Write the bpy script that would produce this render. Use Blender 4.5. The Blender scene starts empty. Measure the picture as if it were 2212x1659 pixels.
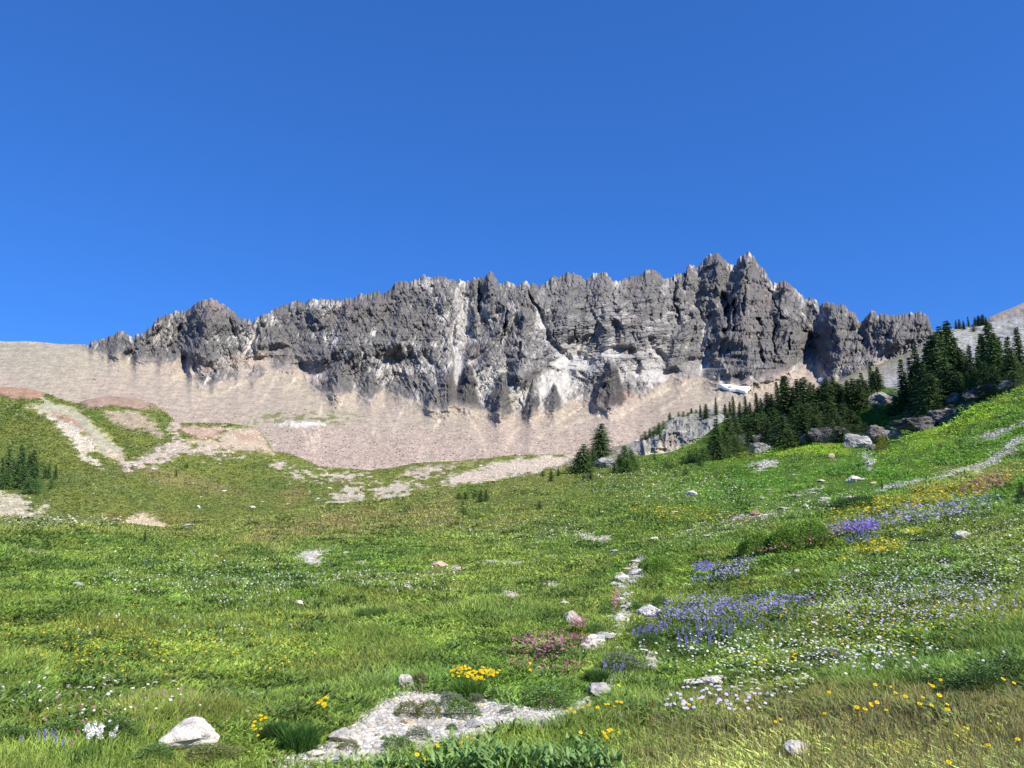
import bpy, math, random
import numpy as np
from mathutils import Vector
R = math.radians
random.seed(7)
rng = np.random.default_rng(11)
scene = bpy.context.scene

# ------------------------------------------------------------------ camera
CAM_PITCH = math.degrees(math.atan(250.5 / 1659))      # horizon a little below the middle of the frame
cam_data = bpy.data.cameras.new('camera')
cam_data.sensor_width = 36.0
cam_data.lens = 27.0
cam_data.clip_start = 0.05
cam_data.clip_end = 20000
cam = bpy.data.objects.new('camera', cam_data)
scene.collection.objects.link(cam)
cam.location = (0, 0, 0)
cam.rotation_euler = (R(90 + CAM_PITCH), 0, 0)
scene.camera = cam

# ------------------------------------------------------------------ sky and sun
SUN_AZ = 128.0        # clockwise from straight ahead: to the right, a little behind the camera
SUN_EL = 45.0
world = bpy.data.worlds.new('World')
scene.world = world
world.use_nodes = True
wn = world.node_tree
wn.nodes.clear()
w_out = wn.nodes.new('ShaderNodeOutputWorld')
w_bg = wn.nodes.new('ShaderNodeBackground')
w_sky = wn.nodes.new('ShaderNodeTexSky')
w_sky.sky_type = 'NISHITA'
w_sky.sun_disc = False
w_sky.sun_elevation = R(SUN_EL)
w_sky.sun_rotation = R(SUN_AZ)
w_sky.altitude = 2000
w_sky.air_density = 1.0
w_sky.dust_density = 0.1
w_sky.ozone_density = 4.0
w_gm = wn.nodes.new('ShaderNodeGamma')
w_gm.inputs['Gamma'].default_value = 0.62
w_ml = wn.nodes.new('ShaderNodeVectorMath'); w_ml.operation = 'MULTIPLY'
w_ml.inputs[1].default_value = (0.24, 0.69, 1.58)
w_bg.inputs['Strength'].default_value = 0.13
wn.links.new(w_sky.outputs[0], w_gm.inputs[0])
wn.links.new(w_gm.outputs[0], w_ml.inputs[0])
wn.links.new(w_ml.outputs[0], w_bg.inputs[0])
wn.links.new(w_bg.outputs[0], w_out.inputs[0])

sun_data = bpy.data.lights.new('sun', 'SUN')
sun_data.energy = 4.8
sun_data.angle = R(0.53)
sun_data.color = (1.0, 0.945, 0.85)
sun = bpy.data.objects.new('sun', sun_data)
scene.collection.objects.link(sun)
az = R(SUN_AZ); el = R(SUN_EL)
to_sun = Vector((math.sin(az) * math.cos(el), math.cos(az) * math.cos(el), math.sin(el)))
sun.rotation_euler = to_sun.to_track_quat('Z', 'Y').to_euler()

scene.view_settings.view_transform = 'Standard'
scene.view_settings.look = 'None'
scene.view_settings.exposure = 0.65
scene.view_settings.gamma = 1.0
scene.cycles.max_bounces = 5
scene.cycles.diffuse_bounces = 3
scene.cycles.transmission_bounces = 3

# ------------------------------------------------------------------ helpers
F = 1659.0; CX = 1106.0; CY = 829.5
th = R(CAM_PITCH); CT, ST = math.cos(th), math.sin(th)

def ray(x, y):
    """direction through picture point (x, y) of a 2212 x 1659 frame, scaled to unit horizontal length"""
    x = np.asarray(x, float); y = np.asarray(y, float)
    u = (x - CX) / F; v = (CY - y) / F
    dx = u; dy = CT - v * ST; dz = ST + v * CT
    h = np.sqrt(dx * dx + dy * dy)
    return dx / h, dy / h, dz / h

def project(p):
    x, y, z = p[..., 0], p[..., 1], p[..., 2]
    f = y * CT + z * ST
    up = -y * ST + z * CT
    f = np.maximum(f, 1e-3)
    return CX + F * x / f, CY - F * up / f

def hsh(ix, iy, s=0):
    n = (ix.astype(np.int64) * 374761393 + iy.astype(np.int64) * 668265263 + s * 974634777) & 0xffffffff
    n = ((n ^ (n >> 13)) * 1274126177) & 0xffffffff
    n = ((n ^ (n >> 15)) * 2246822519) & 0xffffffff
    n = n ^ (n >> 16)
    return n.astype(float) / 4294967295.0

def noise(x, y, s=0):
    x = np.asarray(x, float); y = np.asarray(y, float)
    x, y = np.broadcast_arrays(x, y)
    ix = np.floor(x); iy = np.floor(y)
    fx = x - ix; fy = y - iy
    ix = ix.astype(np.int64); iy = iy.astype(np.int64)
    sx = fx * fx * (3 - 2 * fx); sy = fy * fy * (3 - 2 * fy)
    a = hsh(ix, iy, s); b = hsh(ix + 1, iy, s); c = hsh(ix, iy + 1, s); d = hsh(ix + 1, iy + 1, s)
    return (a * (1 - sx) + b * sx) * (1 - sy) + (c * (1 - sx) + d * sx) * sy   # 0..1

def fbm(x, y, s=0, o=4, g=0.5, l=2.03):
    t = 0; a = 1; n = 0
    for i in range(o):
        t = t + a * noise(x, y, s + i * 17); n += a
        a *= g; x = np.asarray(x) * l + 3.1; y = np.asarray(y) * l + 1.7
    return t / n * 2 - 1        # -1..1

def nlin(x, y, s=0):
    x = np.asarray(x, float); y = np.asarray(y, float)
    x, y = np.broadcast_arrays(x, y)
    ix = np.floor(x); iy = np.floor(y); fx = x - ix; fy = y - iy
    ix = ix.astype(np.int64); iy = iy.astype(np.int64)
    a = hsh(ix, iy, s); b = hsh(ix + 1, iy, s); c = hsh(ix, iy + 1, s); d = hsh(ix + 1, iy + 1, s)
    # split each square into two planes, so that ribs get flat faces and sharp edges
    up = fx + fy < 1
    return np.where(up, a + (b - a) * fx + (c - a) * fy, d + (c - d) * (1 - fx) + (b - d) * (1 - fy))

def tents(x, y, s=0, o=4, g=0.55, l=2.1):
    t = 0; a = 1; n = 0
    for i in range(o):
        t = t + a * (1 - np.abs(2 * nlin(x, y, s + i * 31) - 1)); n += a
        a *= g; x, y = np.asarray(x) * l * .94 + np.asarray(y) * .3 + 5.3, np.asarray(y) * l * .94 - np.asarray(x) * .3 + 2.9
    return t / n

def ridged(x, y, s=0, o=4, g=0.55, l=2.1):
    t = 0; a = 1; n = 0
    for i in range(o):
        v = 1 - np.abs(2 * noise(x, y, s + i * 31) - 1)
        t = t + a * v * v; n += a
        a *= g; x = np.asarray(x) * l + 5.3; y = np.asarray(y) * l + 2.9
    return t / n                # 0..1

def facets(x, y, s=0, tilt=1.0):
    """blocky field: jittered cells, each a tilted plane (broken rock)"""
    x = np.asarray(x, float); y = np.asarray(y, float)
    ix = np.floor(x).astype(np.int64); iy = np.floor(y).astype(np.int64)
    best = np.full(x.shape, 1e9); val = np.zeros(x.shape)
    for dx in (-1, 0, 1):
        for dy in (-1, 0, 1):
            cx = ix + dx; cy = iy + dy
            px = cx + hsh(cx, cy, s); py = cy + hsh(cx, cy, s + 1)
            ex = x - px; ey = y - py; d = ex * ex + ey * ey
            v = hsh(cx, cy, s + 2) * 2 - 1 + tilt * (ex * (hsh(cx, cy, s + 3) * 2 - 1) + ey * (hsh(cx, cy, s + 4) * 2 - 1)) * 1.6
            m = d < best
            best = np.where(m, d, best); val = np.where(m, v, val)
    return val

def sstep(a, b, x):
    t = np.clip((x - a) / (b - a), 0, 1)
    return t * t * (3 - 2 * t)

def tr(pts, ox, oy, k):
    return [(ox + p[0] * k, oy + p[1] * k) for p in pts]

def lin(pts, x):
    p = np.array(sorted(pts))
    return np.interp(x, p[:, 0], p[:, 1])

def smooth_lin(pts, x, w):
    """interpolated and softened"""
    s = 0
    offs = np.linspace(-1, 1, 7); wt = 1 - np.abs(offs) * 0.75
    for o, a in zip(offs, wt):
        s = s + a * lin(pts, x + o * w)
    return s / wt.sum()

def poly_dist(poly, x, y):
    """signed distance to a polygon, positive inside"""
    p = np.array(poly, float)
    d = np.full(x.shape, 1e9); ins = np.zeros(x.shape, bool)
    n = len(p)
    for i in range(n):
        a = p[i]; b = p[(i + 1) % n]
        e = b - a; L = (e ** 2).sum() + 1e-9
        t = np.clip(((x - a[0]) * e[0] + (y - a[1]) * e[1]) / L, 0, 1)
        d = np.minimum(d, np.hypot(x - a[0] - t * e[0], y - a[1] - t * e[1]))
        c = ((a[1] > y) != (b[1] > y)) & (x < (b[0] - a[0]) * (y - a[1]) / (b[1] - a[1] + 1e-12) + a[0])
        ins ^= c
    return np.where(ins, d, -d)

def line_dist(line, x, y):
    """distance to a polyline and the fraction of the way along it"""
    p = np.array(line, float)
    d = np.full(x.shape, 1e9); f = np.zeros(x.shape)
    seg = np.hypot(*(p[1:] - p[:-1]).T); cum = np.r_[0, np.cumsum(seg)]
    for i in range(len(p) - 1):
        a = p[i]; e = p[i + 1] - a; L = (e ** 2).sum() + 1e-9
        t = np.clip(((x - a[0]) * e[0] + (y - a[1]) * e[1]) / L, 0, 1)
        dd = np.hypot(x - a[0] - t * e[0], y - a[1] - t * e[1])
        m = dd < d
        d = np.where(m, dd, d); f = np.where(m, (cum[i] + t * seg[i]) / cum[-1], f)
    return d, f

def blob(x, y, cx, cy, rx, ry, rot=0.0):
    c, s = math.cos(R(rot)), math.sin(R(rot))
    u = ((x - cx) * c + (y - cy) * s) / rx; v = (-(x - cx) * s + (y - cy) * c) / ry
    return 1 - np.sqrt(u * u + v * v)            # positive inside

def mixc(a, b, m):
    return a * (1 - m[..., None]) + np.asarray(b, float) * m[..., None]

def mesh_np(name, verts, faces_flat, sizes, mat=None, smooth=False, col=None, colname='Col'):
    me = bpy.data.meshes.new(name)
    verts = np.ascontiguousarray(verts, dtype=np.float32).reshape(-1, 3)
    faces_flat = np.ascontiguousarray(faces_flat, dtype=np.int32).ravel()
    sizes = np.asarray(sizes, dtype=np.int32)
    me.vertices.add(len(verts)); me.vertices.foreach_set('co', verts.ravel())
    me.loops.add(len(faces_flat)); me.loops.foreach_set('vertex_index', faces_flat)
    me.polygons.add(len(sizes))
    st = np.zeros(len(sizes), np.int32); st[1:] = np.cumsum(sizes)[:-1]
    me.polygons.foreach_set('loop_start', st)
    me.polygons.foreach_set('loop_total', sizes)
    me.polygons.foreach_set('use_smooth', np.full(len(sizes), smooth, dtype=bool))
    me.update(calc_edges=True)
    if col is not None:
        a = me.color_attributes.new(colname, 'FLOAT_COLOR', 'POINT')
        c = np.ones((len(verts), 4), np.float32); c[:, :3] = np.asarray(col).reshape(-1, 3)
        a.data.foreach_set('color', c.ravel())
    if mat: me.materials.append(mat)
    return me

def link(name, me, parent=None, **props):
    o = bpy.data.objects.new(name, me)
    scene.collection.objects.link(o)
    if parent: o.parent = parent
    for k, v in props.items():
        o[k] = v
    return o

# ------------------------------------------------------------------ materials
def new_mat(name):
    m = bpy.data.materials.new(name); m.use_nodes = True
    nt = m.node_tree
    return m, nt, nt.nodes['Principled BSDF'], nt.nodes['Material Output']

def attr_mat(name, rough=0.85, layers=(), bump=(), spec=0.2, transl=0.0, obj_var=0.0, attr='Col', tint_lo=0.7, tint_hi=1.3):
    """colour attribute times procedural mottling, with noise bump. layers: (scale, amount, kind); bump: (scale, strength, distance, kind)"""
    m, nt, b, out = new_mat(name)
    N, L = nt.nodes, nt.links
    at = N.new('ShaderNodeAttribute'); at.attribute_name = attr
    tc = N.new('ShaderNodeTexCoord')
    col = at.outputs['Color']
    def tex(kind, sc):
        if kind == 'voronoi':
            t = N.new('ShaderNodeTexVoronoi'); t.inputs['Scale'].default_value = sc
            bw = N.new('ShaderNodeRGBToBW'); L.new(t.outputs['Color'], bw.inputs[0])
            L.new(tc.outputs['Object'], t.inputs['Vector'])
            return bw.outputs[0]
        if kind == 'edge':
            t = N.new('ShaderNodeTexVoronoi'); t.inputs['Scale'].default_value = sc
            L.new(tc.outputs['Object'], t.inputs['Vector'])
            return t.outputs['Distance']
        t = N.new('ShaderNodeTexNoise'); t.inputs['Scale'].default_value = sc
        t.inputs['Detail'].default_value = 5; t.inputs['Roughness'].default_value = 0.62
        L.new(tc.outputs['Object'], t.inputs['Vector'])
        return t.outputs[0]
    for sc, amt, kind in layers:
        o = tex(kind, sc)
        mr = N.new('ShaderNodeMapRange')
        lo, hi = (0.3, 0.7) if kind == 'noise' else (0.1, 0.9)
        mr.inputs['From Min'].default_value = lo; mr.inputs['From Max'].default_value = hi
        mr.inputs['To Min'].default_value = 1 - amt; mr.inputs['To Max'].default_value = 1 + amt
        L.new(o, mr.inputs['Value'])
        vm = N.new('ShaderNodeVectorMath'); vm.operation = 'SCALE'
        L.new(col, vm.inputs[0]); L.new(mr.outputs[0], vm.inputs['Scale'])
        col = vm.outputs[0]
    if obj_var:
        oi = N.new('ShaderNodeObjectInfo')
        mr = N.new('ShaderNodeMapRange')
        mr.inputs['To Min'].default_value = 1 - obj_var; mr.inputs['To Max'].default_value = 1 + obj_var
        L.new(oi.outputs['Random'], mr.inputs['Value'])
        vm = N.new('ShaderNodeVectorMath'); vm.operation = 'SCALE'
        L.new(col, vm.inputs[0]); L.new(mr.outputs[0], vm.inputs['Scale'])
        vm2 = N.new('ShaderNodeVectorMath'); vm2.operation = 'MULTIPLY'
        L.new(vm.outputs[0], vm2.inputs[0]); L.new(oi.outputs['Color'], vm2.inputs[1])
        col = vm2.outputs[0]
    L.new(col, b.inputs['Base Color'])
    b.inputs['Roughness'].default_value = rough
    b.inputs['Specular IOR Level'].default_value = spec
    prev = None
    for sc, st, dist, kind in bump:
        o = tex(kind, sc)
        bp = N.new('ShaderNodeBump'); bp.inputs['Strength'].default_value = st; bp.inputs['Distance'].default_value = dist
        L.new(o, bp.inputs['Height'])
        if prev: L.new(prev, bp.inputs['Normal'])
        prev = bp.outputs[0]
    if prev: L.new(prev, b.inputs['Normal'])
    if transl:
        tl = N.new('ShaderNodeBsdfTranslucent'); mx = N.new('ShaderNodeMixShader')
        L.new(col, tl.inputs['Color'])
        mx.inputs[0].default_value = transl
        L.new(b.outputs[0], mx.inputs[1]); L.new(tl.outputs[0], mx.inputs[2])
        L.new(mx.outputs[0], out.inputs['Surface'])
    return m

M_mtn = attr_mat('mountain_rock', 0.95, layers=[(0.09, 0.22, 'noise'), (0.55, 0.2, 'voronoi')],
                 bump=[(0.09, 0.35, 3.0, 'noise'), (0.4, 0.5, 0.7, 'noise')], spec=0.1)
M_meadow = attr_mat('meadow_soil', 0.95, layers=[(1.1, 0.15, 'noise'), (9.0, 0.25, 'noise')],
                    bump=[(6.0, 0.8, 0.06, 'noise'), (45.0, 0.8, 0.02, 'voronoi')], spec=0.1)
M_basin = attr_mat('basin_turf', 0.95, layers=[(0.4, 0.15, 'noise'), (1.6, 0.3, 'noise'), (5.0, 0.2, 'noise')],
                   bump=[(0.8, 0.8, 0.5, 'noise'), (3.0, 0.6, 0.15, 'noise')], spec=0.1)
M_hill = attr_mat('hillside_scree', 0.95, layers=[(0.25, 0.15, 'noise'), (1.4, 0.2, 'voronoi')],
                  bump=[(0.3, 0.9, 1.4, 'noise'), (1.5, 0.7, 0.35, 'noise')], spec=0.1)
M_leaf = attr_mat('grass_blade', 0.55, spec=0.25, transl=0.35)
M_needle = attr_mat('conifer_needles', 0.6, spec=0.2, transl=0.12, obj_var=0.22)
M_shrub = attr_mat('shrub_leaf', 0.5, spec=0.3, transl=0.28, obj_var=0.12)
M_bark = attr_mat('bark', 0.9, layers=[(30, 0.3, 'noise')], spec=0.1)
M_petal = attr_mat('petal', 0.6, spec=0.15, transl=0.25, obj_var=0.08)
M_stone = attr_mat('pale_stone', 0.85, layers=[(3.0, 0.2, 'noise'), (14.0, 0.18, 'noise')],
                   bump=[(5.0, 0.7, 0.05, 'noise'), (24.0, 0.6, 0.02, 'noise')], spec=0.25, obj_var=0.12)
M_crag = attr_mat('crag_rock', 0.92, layers=[(0.8, 0.3, 'noise'), (3.0, 0.2, 'noise')],
                  bump=[(1.2, 0.9, 0.4, 'noise'), (5.0, 0.6, 0.1, 'noise')], spec=0.15, obj_var=0.15)
M_snow = attr_mat('old_snow', 0.6, layers=[(0.2, 0.05, 'noise')], bump=[(0.3, 0.5, 0.6, 'noise')], spec=0.3)

# ------------------------------------------------------------------ terrain lofts
class Loft:
    """A hill sheet through curves; each curve gives picture height and ground distance along x, so a vertex has a real distance and height."""
    def __init__(self, xs, curves, rows, soft=25):
        self.xs = xs
        Y = []; Rr = []
        for c in curves:
            s = c.get('soft', soft)
            y = smooth_lin(c['y'], xs, s) if not callable(c['y']) else c['y'](xs)
            r = smooth_lin(c['r'], xs, s) if not callable(c['r']) else c['r'](xs)
            Y.append(y); Rr.append(np.log(r))
        Y = np.array(Y); Rr = np.array(Rr)
        ys = []; rs = []
        K = len(curves)
        for k in range(K - 1):
            n = rows[k]
            t = (np.arange(n + (k == K - 2)) / n)[:, None]
            t2, t3 = t * t, t * t * t
            h00 = 2*t3 - 3*t2 + 1; h10 = t3 - 2*t2 + t; h01 = -2*t3 + 3*t2; h11 = t3 - t2
            def herm(A, kk):
                d = A[kk + 1] - A[kk]
                dm = A[kk] - A[kk - 1] if kk > 0 else d
                dp = A[kk + 2] - A[kk + 1] if kk < K - 2 else d
                m0 = np.where(d * dm > 0, np.sign(d) * np.minimum(np.abs(0.5 * (d + dm)), 2.4 * np.minimum(np.abs(d), np.abs(dm))), 0)
                m1 = np.where(d * dp > 0, np.sign(d) * np.minimum(np.abs(0.5 * (d + dp)), 2.4 * np.minimum(np.abs(d), np.abs(dp))), 0)
                return h00 * A[kk] + h10 * m0 + h01 * A[kk + 1] + h11 * m1
            ys.append(herm(Y, k)); rs.append(herm(Rr, k))
        self.y = np.vstack(ys); self.r = np.exp(np.vstack(rs))
        self.x = np.broadcast_to(xs, self.y.shape).copy()
        dx, dy, dz = ray(self.x, self.y)
        self.P = np.stack([dx * self.r, dy * self.r, dz * self.r], -1)
    def move_r(self, dr):
        """push along the line of sight in metres of ground distance"""
        self.r = self.r + dr
        dx, dy, dz = ray(self.x, self.y)
        self.P = np.stack([dx * self.r, dy * self.r, dz * self.r], -1)
    def finish(self):
        self.sx, self.sy = project(self.P)
    def build(self, name, mat, col, smooth=True):
        nr, nc = self.y.shape
        i = np.arange(nr * nc).reshape(nr, nc)
        q = np.stack([i[:-1, :-1], i[:-1, 1:], i[1:, 1:], i[1:, :-1]], -1).reshape(-1, 4)
        me = mesh_np(name, self.P, q, np.full(len(q), 4), mat, smooth, col)
        o = link(name, me, kind='structure')
        return o
    def hit(self, x, y):
        """nearest visible point of the sheet at picture point (x, y)"""
        c = np.interp(x, self.xs, np.arange(len(self.xs)))
        if x < self.xs[0] or x > self.xs[-1]: return None
        i = min(int(c), len(self.xs) - 2); t = c - i
        col = self.sy[:, i] * (1 - t) + self.sy[:, i + 1] * t
        P = self.P[:, i] * (1 - t) + self.P[:, i + 1] * t
        bl = np.nonzero(col[1:] <= y)[0]
        ok = self.vis0
        for j in bl:
            if j < ok: continue
            a, b = col[j], col[j + 1]
            if a < y: return None if j > ok + 2 else P[j + 1]
            s = (a - y) / (a - b + 1e-9)
            return P[j] * (1 - s) + P[j + 1] * s
        return None

# ---- skyline and cliff foot traced from the photograph
SKY = (tr([(-900,590),(-300,560),(0,565),(60,568),(150,565),(250,570),(400,585),(500,585),(560,588),(600,575),(640,555),(680,540),(740,520),(770,508),(800,500),(815,512),(830,520),(850,532),(870,538),(905,528),(930,508),(960,485),(990,455),(1010,420),(1060,390),(1120,385),(1140,370),(1160,365),(1200,368),(1240,350),(1262,322),(1290,310),(1330,290),(1400,290),(1412,305),(1430,320),(1470,345),(1510,365),(1550,405),(1590,420),(1635,440),(1660,410),(1720,392),(1780,355),(1840,325),(1900,318),(1935,300),(1970,315),(2010,295),(2070,292),(2120,285),(2180,296)], 0, 548.6, 1/3)
     + tr([(0,298),(90,280),(150,265),(210,247),(260,262),(300,240),(330,205),(360,180),(400,172),(430,185),(470,165),(520,150),(600,152),(700,155),(740,172),(790,175),(835,180),(845,168),(870,155),(905,150),(930,145),(945,125),(965,112),(985,120),(1000,150),(1020,195),(1040,190),(1050,178),(1075,170),(1100,185),(1135,205),(1160,195),(1180,180),(1195,168),(1220,190),(1255,205),(1295,205),(1330,175),(1365,150),(1400,150),(1450,125),(1500,122),(1550,145),(1580,165),(1610,155),(1650,120),(1690,115),(1710,128),(1725,125),(1750,165),(1775,182),(1810,165),(1850,150),(1900,140),(1945,130),(1970,100),(2025,98),(2060,115),(2085,150),(2120,160),(2150,145),(2180,125)], 737.3, 548.6, 1/3)
     + tr([(0,285),(22,278),(28,235),(50,228),(75,240),(80,260),(105,262),(115,230),(130,205),(165,165),(195,160),(240,175),(280,205),(320,235),(345,230),(355,195),(385,170),(430,158),(460,185),(500,235),(540,285),(580,350),(620,342),(680,340),(710,365),(750,405),(790,455),(830,455),(870,475),(885,500),(920,475),(945,470),(990,485),(1040,500),(1080,530),(1120,545),(1138,590),(1160,600),(1180,580),(1210,548),(1245,535),(1262,552),(1275,560),(1320,560),(1400,555),(1480,548),(1550,548),(1590,565),(1600,610),(1615,655),(1640,662),(1800,690),(2300,720),(3200,760)], 1474.7, 493.7, 1/3))
FOOT = (tr([(-900,590),(478,586),(530,640),(600,650),(700,650),(780,672),(860,705),(1000,716),(1110,722),(1150,692),(1205,700),(1245,800),(1320,878),(1420,842),(1600,802),(1650,822),(1750,762),(1850,742),(1960,762),(2020,860),(2100,905)], 0, 548.6, 1/3)
      + tr([(0,918),(100,902),(130,930),(200,955),(260,902),(330,905),(430,950),(530,985),(620,1020),(680,1010),(730,982),(800,995),(900,1020),(1000,1040),(1060,1050),(1140,1037),(1220,1050),(1290,1012),(1400,1017),(1480,970),(1560,947),(1630,970),(1700,1002),(1800,990),(1900,935),(2000,895),(2080,850),(2150,800)], 737.3, 548.6, 1/3)
      + tr([(0,975),(90,962),(160,988),(230,1012),(340,1018),(440,1010),(500,1000),(640,960),(780,900),(870,870),(900,930),(940,985),(1200,1010),(3200,1020)], 1474.7, 493.7, 1/3))

xs_m = np.concatenate([np.arange(-500, -10, 6.0), np.arange(-10, 2222, 1.55), np.arange(2222, 2800, 6.0)])
sky_y = lin(SKY, xs_m)
def gsm(v, xs, w):
    g = np.arange(xs[0], xs[-1], 2.0); vv = np.interp(g, xs, v); k = np.hanning(int(w)); k /= k.sum()
    vv = np.convolve(np.pad(vv, len(k), mode='edge'), k, 'same')[len(k):-len(k)]
    return np.interp(xs, g, vv)
crag = np.where((xs_m > 178) & (xs_m < 2030), 1.0, 0.08)
sky_t = sky_y + crag * (-np.maximum(nlin(xs_m / 7.0, xs_m * 0, 5) - .45, 0) * 11 + 1.5 + (nlin(xs_m / 2.6, xs_m * 0, 9) - .5) * -5.5)
foot_t = np.maximum(lin(FOOT, xs_m), sky_t + 1)
sky_y = gsm(sky_t, xs_m, 34); foot_y = np.maximum(gsm(foot_t, xs_m, 40), sky_y + 1.5)
r_of = lambda y: 700 + 2.3 * (1000 - y)
def rock_r(xs):
    return r_of(foot_y) + (foot_y - sky_y) * 1.1
mt = Loft(xs_m, [
    dict(y=[(0, 1120)], r=[(0, 620)]),
    dict(y=[(0, 1010), (600, 1020), (3000, 1010)], r=[(0, 690)]),
    dict(y=lambda x: foot_y * 0.5 + 1000 * 0.5, r=lambda x: r_of(foot_y * 0.5 + 500)),
    dict(y=lambda x: foot_y, r=lambda x: r_of(foot_y)),
    dict(y=lambda x: foot_y * 0.45 + sky_y * 0.55, r=lambda x: r_of(foot_y) + (foot_y - sky_y) * 0.58),
    dict(y=lambda x: sky_y, r=rock_r),
    dict(y=lambda x: sky_y + 45, r=lambda x: rock_r(x) + 160),
    dict(y=lambda x: sky_y * 0 + 1000, r=lambda x: sky_y * 0 + 2400),
], [8, 60, 60, 150, 130, 14, 6])
KSKY = 408
sky_m = gsm(sky_t, xs_m, 9)
dl = (sky_m - sky_y)[None]; dl2 = (sky_t - sky_m)[None]
dist_ = np.abs(mt.y - sky_y[None]); fo = np.exp(-(dist_ / 42.0) ** 1.5); fo[KSKY:] = 1
fo2 = np.exp(-dist_ / 7.0); fo2[KSKY:] = 1
mt.y = mt.y + dl * fo + dl2 * fo2
mt.move_r(0)
SKYT = np.broadcast_to(sky_t, mt.y.shape)
X, Y = mt.x, mt.y
SKYG = SKYT; FOOTG = np.broadcast_to(foot_t, X.shape) + fbm(X / 9, Y / 9, 15, 4) * 7
cliff = sstep(-4, 6, FOOTG - Y)                       # 1 on the rock wall, 0 on the talus below it
cliff = cliff * sstep(176, 190, X) * (1 - sstep(2040, 2060, X))
xw = X + fbm(X / 60, Y / 60, 2, 3) * 16
yw = Y + fbm(X / 50, Y / 50, 3, 3) * 14
lean = (Y - 700) * 0.12
big = ridged((xw + lean) / 100, yw / 150, 21, 3)
wx2 = fbm(X / 24, Y / 24, 26, 3) * 13
mid = ridged((xw - lean * 2 + wx2) / 32, (yw + wx2) / 52, 22, 4)
sm = ridged((xw + wx2) / 10, (yw - wx2) / 17, 23, 4, .6)
fine = fbm(X / 3.6, Y / 5.5, 24, 2)
# tilted strata in the centre and right of the wall
band_w = np.clip(blob(X, Y, 1330, 730, 230, 130) * 1.6, 0, 1)
tilt = np.where(X > 1270, 0.28, -0.18)
sv = (Y + (X - 1300) * tilt * 0.6 + fbm(X / 90, Y / 60, 31, 3) * 22)
strata = ridged(X / 40, sv / 6.5, 32, 3)
fx = X + wx2 * .5; fy = Y - wx2 * .4
dirn = np.where(X > 1270, 1, -1) * .5
f1 = facets((fx + fy * .25 * dirn) / 26, fy / 40, 201); f2 = facets((fx - fy * .5 * dirn) / 9.5, fy / 17, 211); f3 = facets((fx + fy * .3) / 4.2, fy / 7.0, 221); f4 = facets(X / 2.3, Y / 3.0, 231)
vst = ridged((fx + fy * .16 * dirn) / 7.5, fy / 60, 241, 2)
fx = X + wx2 * .5; fy = Y - wx2 * .4
def stroke(deg, L, W, sd, o=3):
    c, sn = math.cos(R(deg)), math.sin(R(deg))
    u = fx * c + fy * sn; v = -fx * sn + fy * c
    return ridged(u / L, v / W, sd, o, .6)
kk = fbm(X / 70, Y / 70, 251, 3)
wv = np.clip(1 - band_w + kk * .4, 0, 1)
wl = sstep(1150, 900, X + kk * 120)
wtw = np.clip(blob(X, Y, 1640, 690, 110, 130) * 3, 0, 1)
st = band_w * stroke(np.where(True, 8, 0), 26, 3.0, 261) + (1 - band_w) * (wl * stroke(112, 26, 3.4, 262) + (1 - wl) * (1 - wtw) * stroke(62, 24, 3.4, 263) + wtw * stroke(80, 44, 3.6, 264))
st2 = band_w * stroke(-14, 60, 8, 265) + (1 - band_w) * (wl * stroke(65, 60, 9, 266) + (1 - wl) * stroke(104, 66, 9, 267))
A = tents((xw + yw * .42) / 95, (yw - xw * .15) / 210, 271, 4, .52); B = tents((xw - yw * .5) / 80, (yw + xw * .2) / 190, 281, 4, .52)
ribs = np.maximum(A, B * .97)
M2 = tents((fx + fy * .3) / 30, fy / 52, 291, 4, .55)
calm = np.zeros_like(X)
for q in [(1190,822,80,40),(1440,808,90,20),(1510,795,50,24),(985,800,18,60),(1235,785,60,16),(620,765,60,26),(660,800,60,24),(580,780,50,14),(1340,760,60,14)]:
    calm = np.maximum(calm,  np.clip((blob(X, Y, *q) + kk * .4) * 2.2, 0, 1))
rel = -(ribs - .55) * 80 - (M2 - .5) * 26 - (st2 - .4) * 7 * (1 - calm * .6) - (st - .4) * 4.2 * (1 - calm * .5) - facets(fx / 5, fy / 7.5, 221) * 1.0
rel = rel * (1 - calm * .55)
f1 = facets((fx + fy * .2) / 24, fy / 36, 201); f2 = facets(fx / 9, fy / 14, 211)
rel = rel - (strata - 0.4) * 5 * band_w
# towers and buttresses seen on the wall: apex x, apex y, foot y, half width, bulge, roundness, top half width
TOWERS = [(1085,802,899,31,30,.45,5), (1152,806,899,20,26,.6,3), (1198,826,889,24,20,.8,2), (1318,775,882,46,36,.8,4),
          (1010,785,884,40,26,.7,4), (968,740,888,26,28,.5,8), (900,818,885,60,18,.35,20), (1130,668,806,46,34,.6,10),
          (558,779,822,24,15,.5,8), (797,808,865,14,12,.6,4), (1608,548,800,92,60,.75,8), (1545,549,660,40,30,.5,12),
          (450,646,768,95,16,.6,12), (248,716,780,60,22,.7,5), (300,742,785,44,24,.8,2), (350,764,784,18,14,.6,5),
          (1053,586,670,22,30,.5,7), (1025,604,690,16,20,.4,6), (1700,606,770,60,40,.7,14), (1810,650,800,90,44,.7,12),
          (1932,678,732,76,34,.15,60), (1880,672,740,24,16,.5,6), (735,752,842,36,26,.6,8), (480,775,842,70,14,.6,10),
          (860,600,740,90,36,.6,30), (1235,590,700,70,26,.6,24), (1385,590,720,70,26,.6,20), (1300,588,700,40,18,.6,10),
          (1480,580,790,44,26,.5,20), (1370,670,740,34,16,.6,10), (640,655,770,90,34,.6,30), (760,645,760,60,30,.6,24), (1820,745,812,60,24,.7,20)]
tower = np.zeros_like(X)
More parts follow.
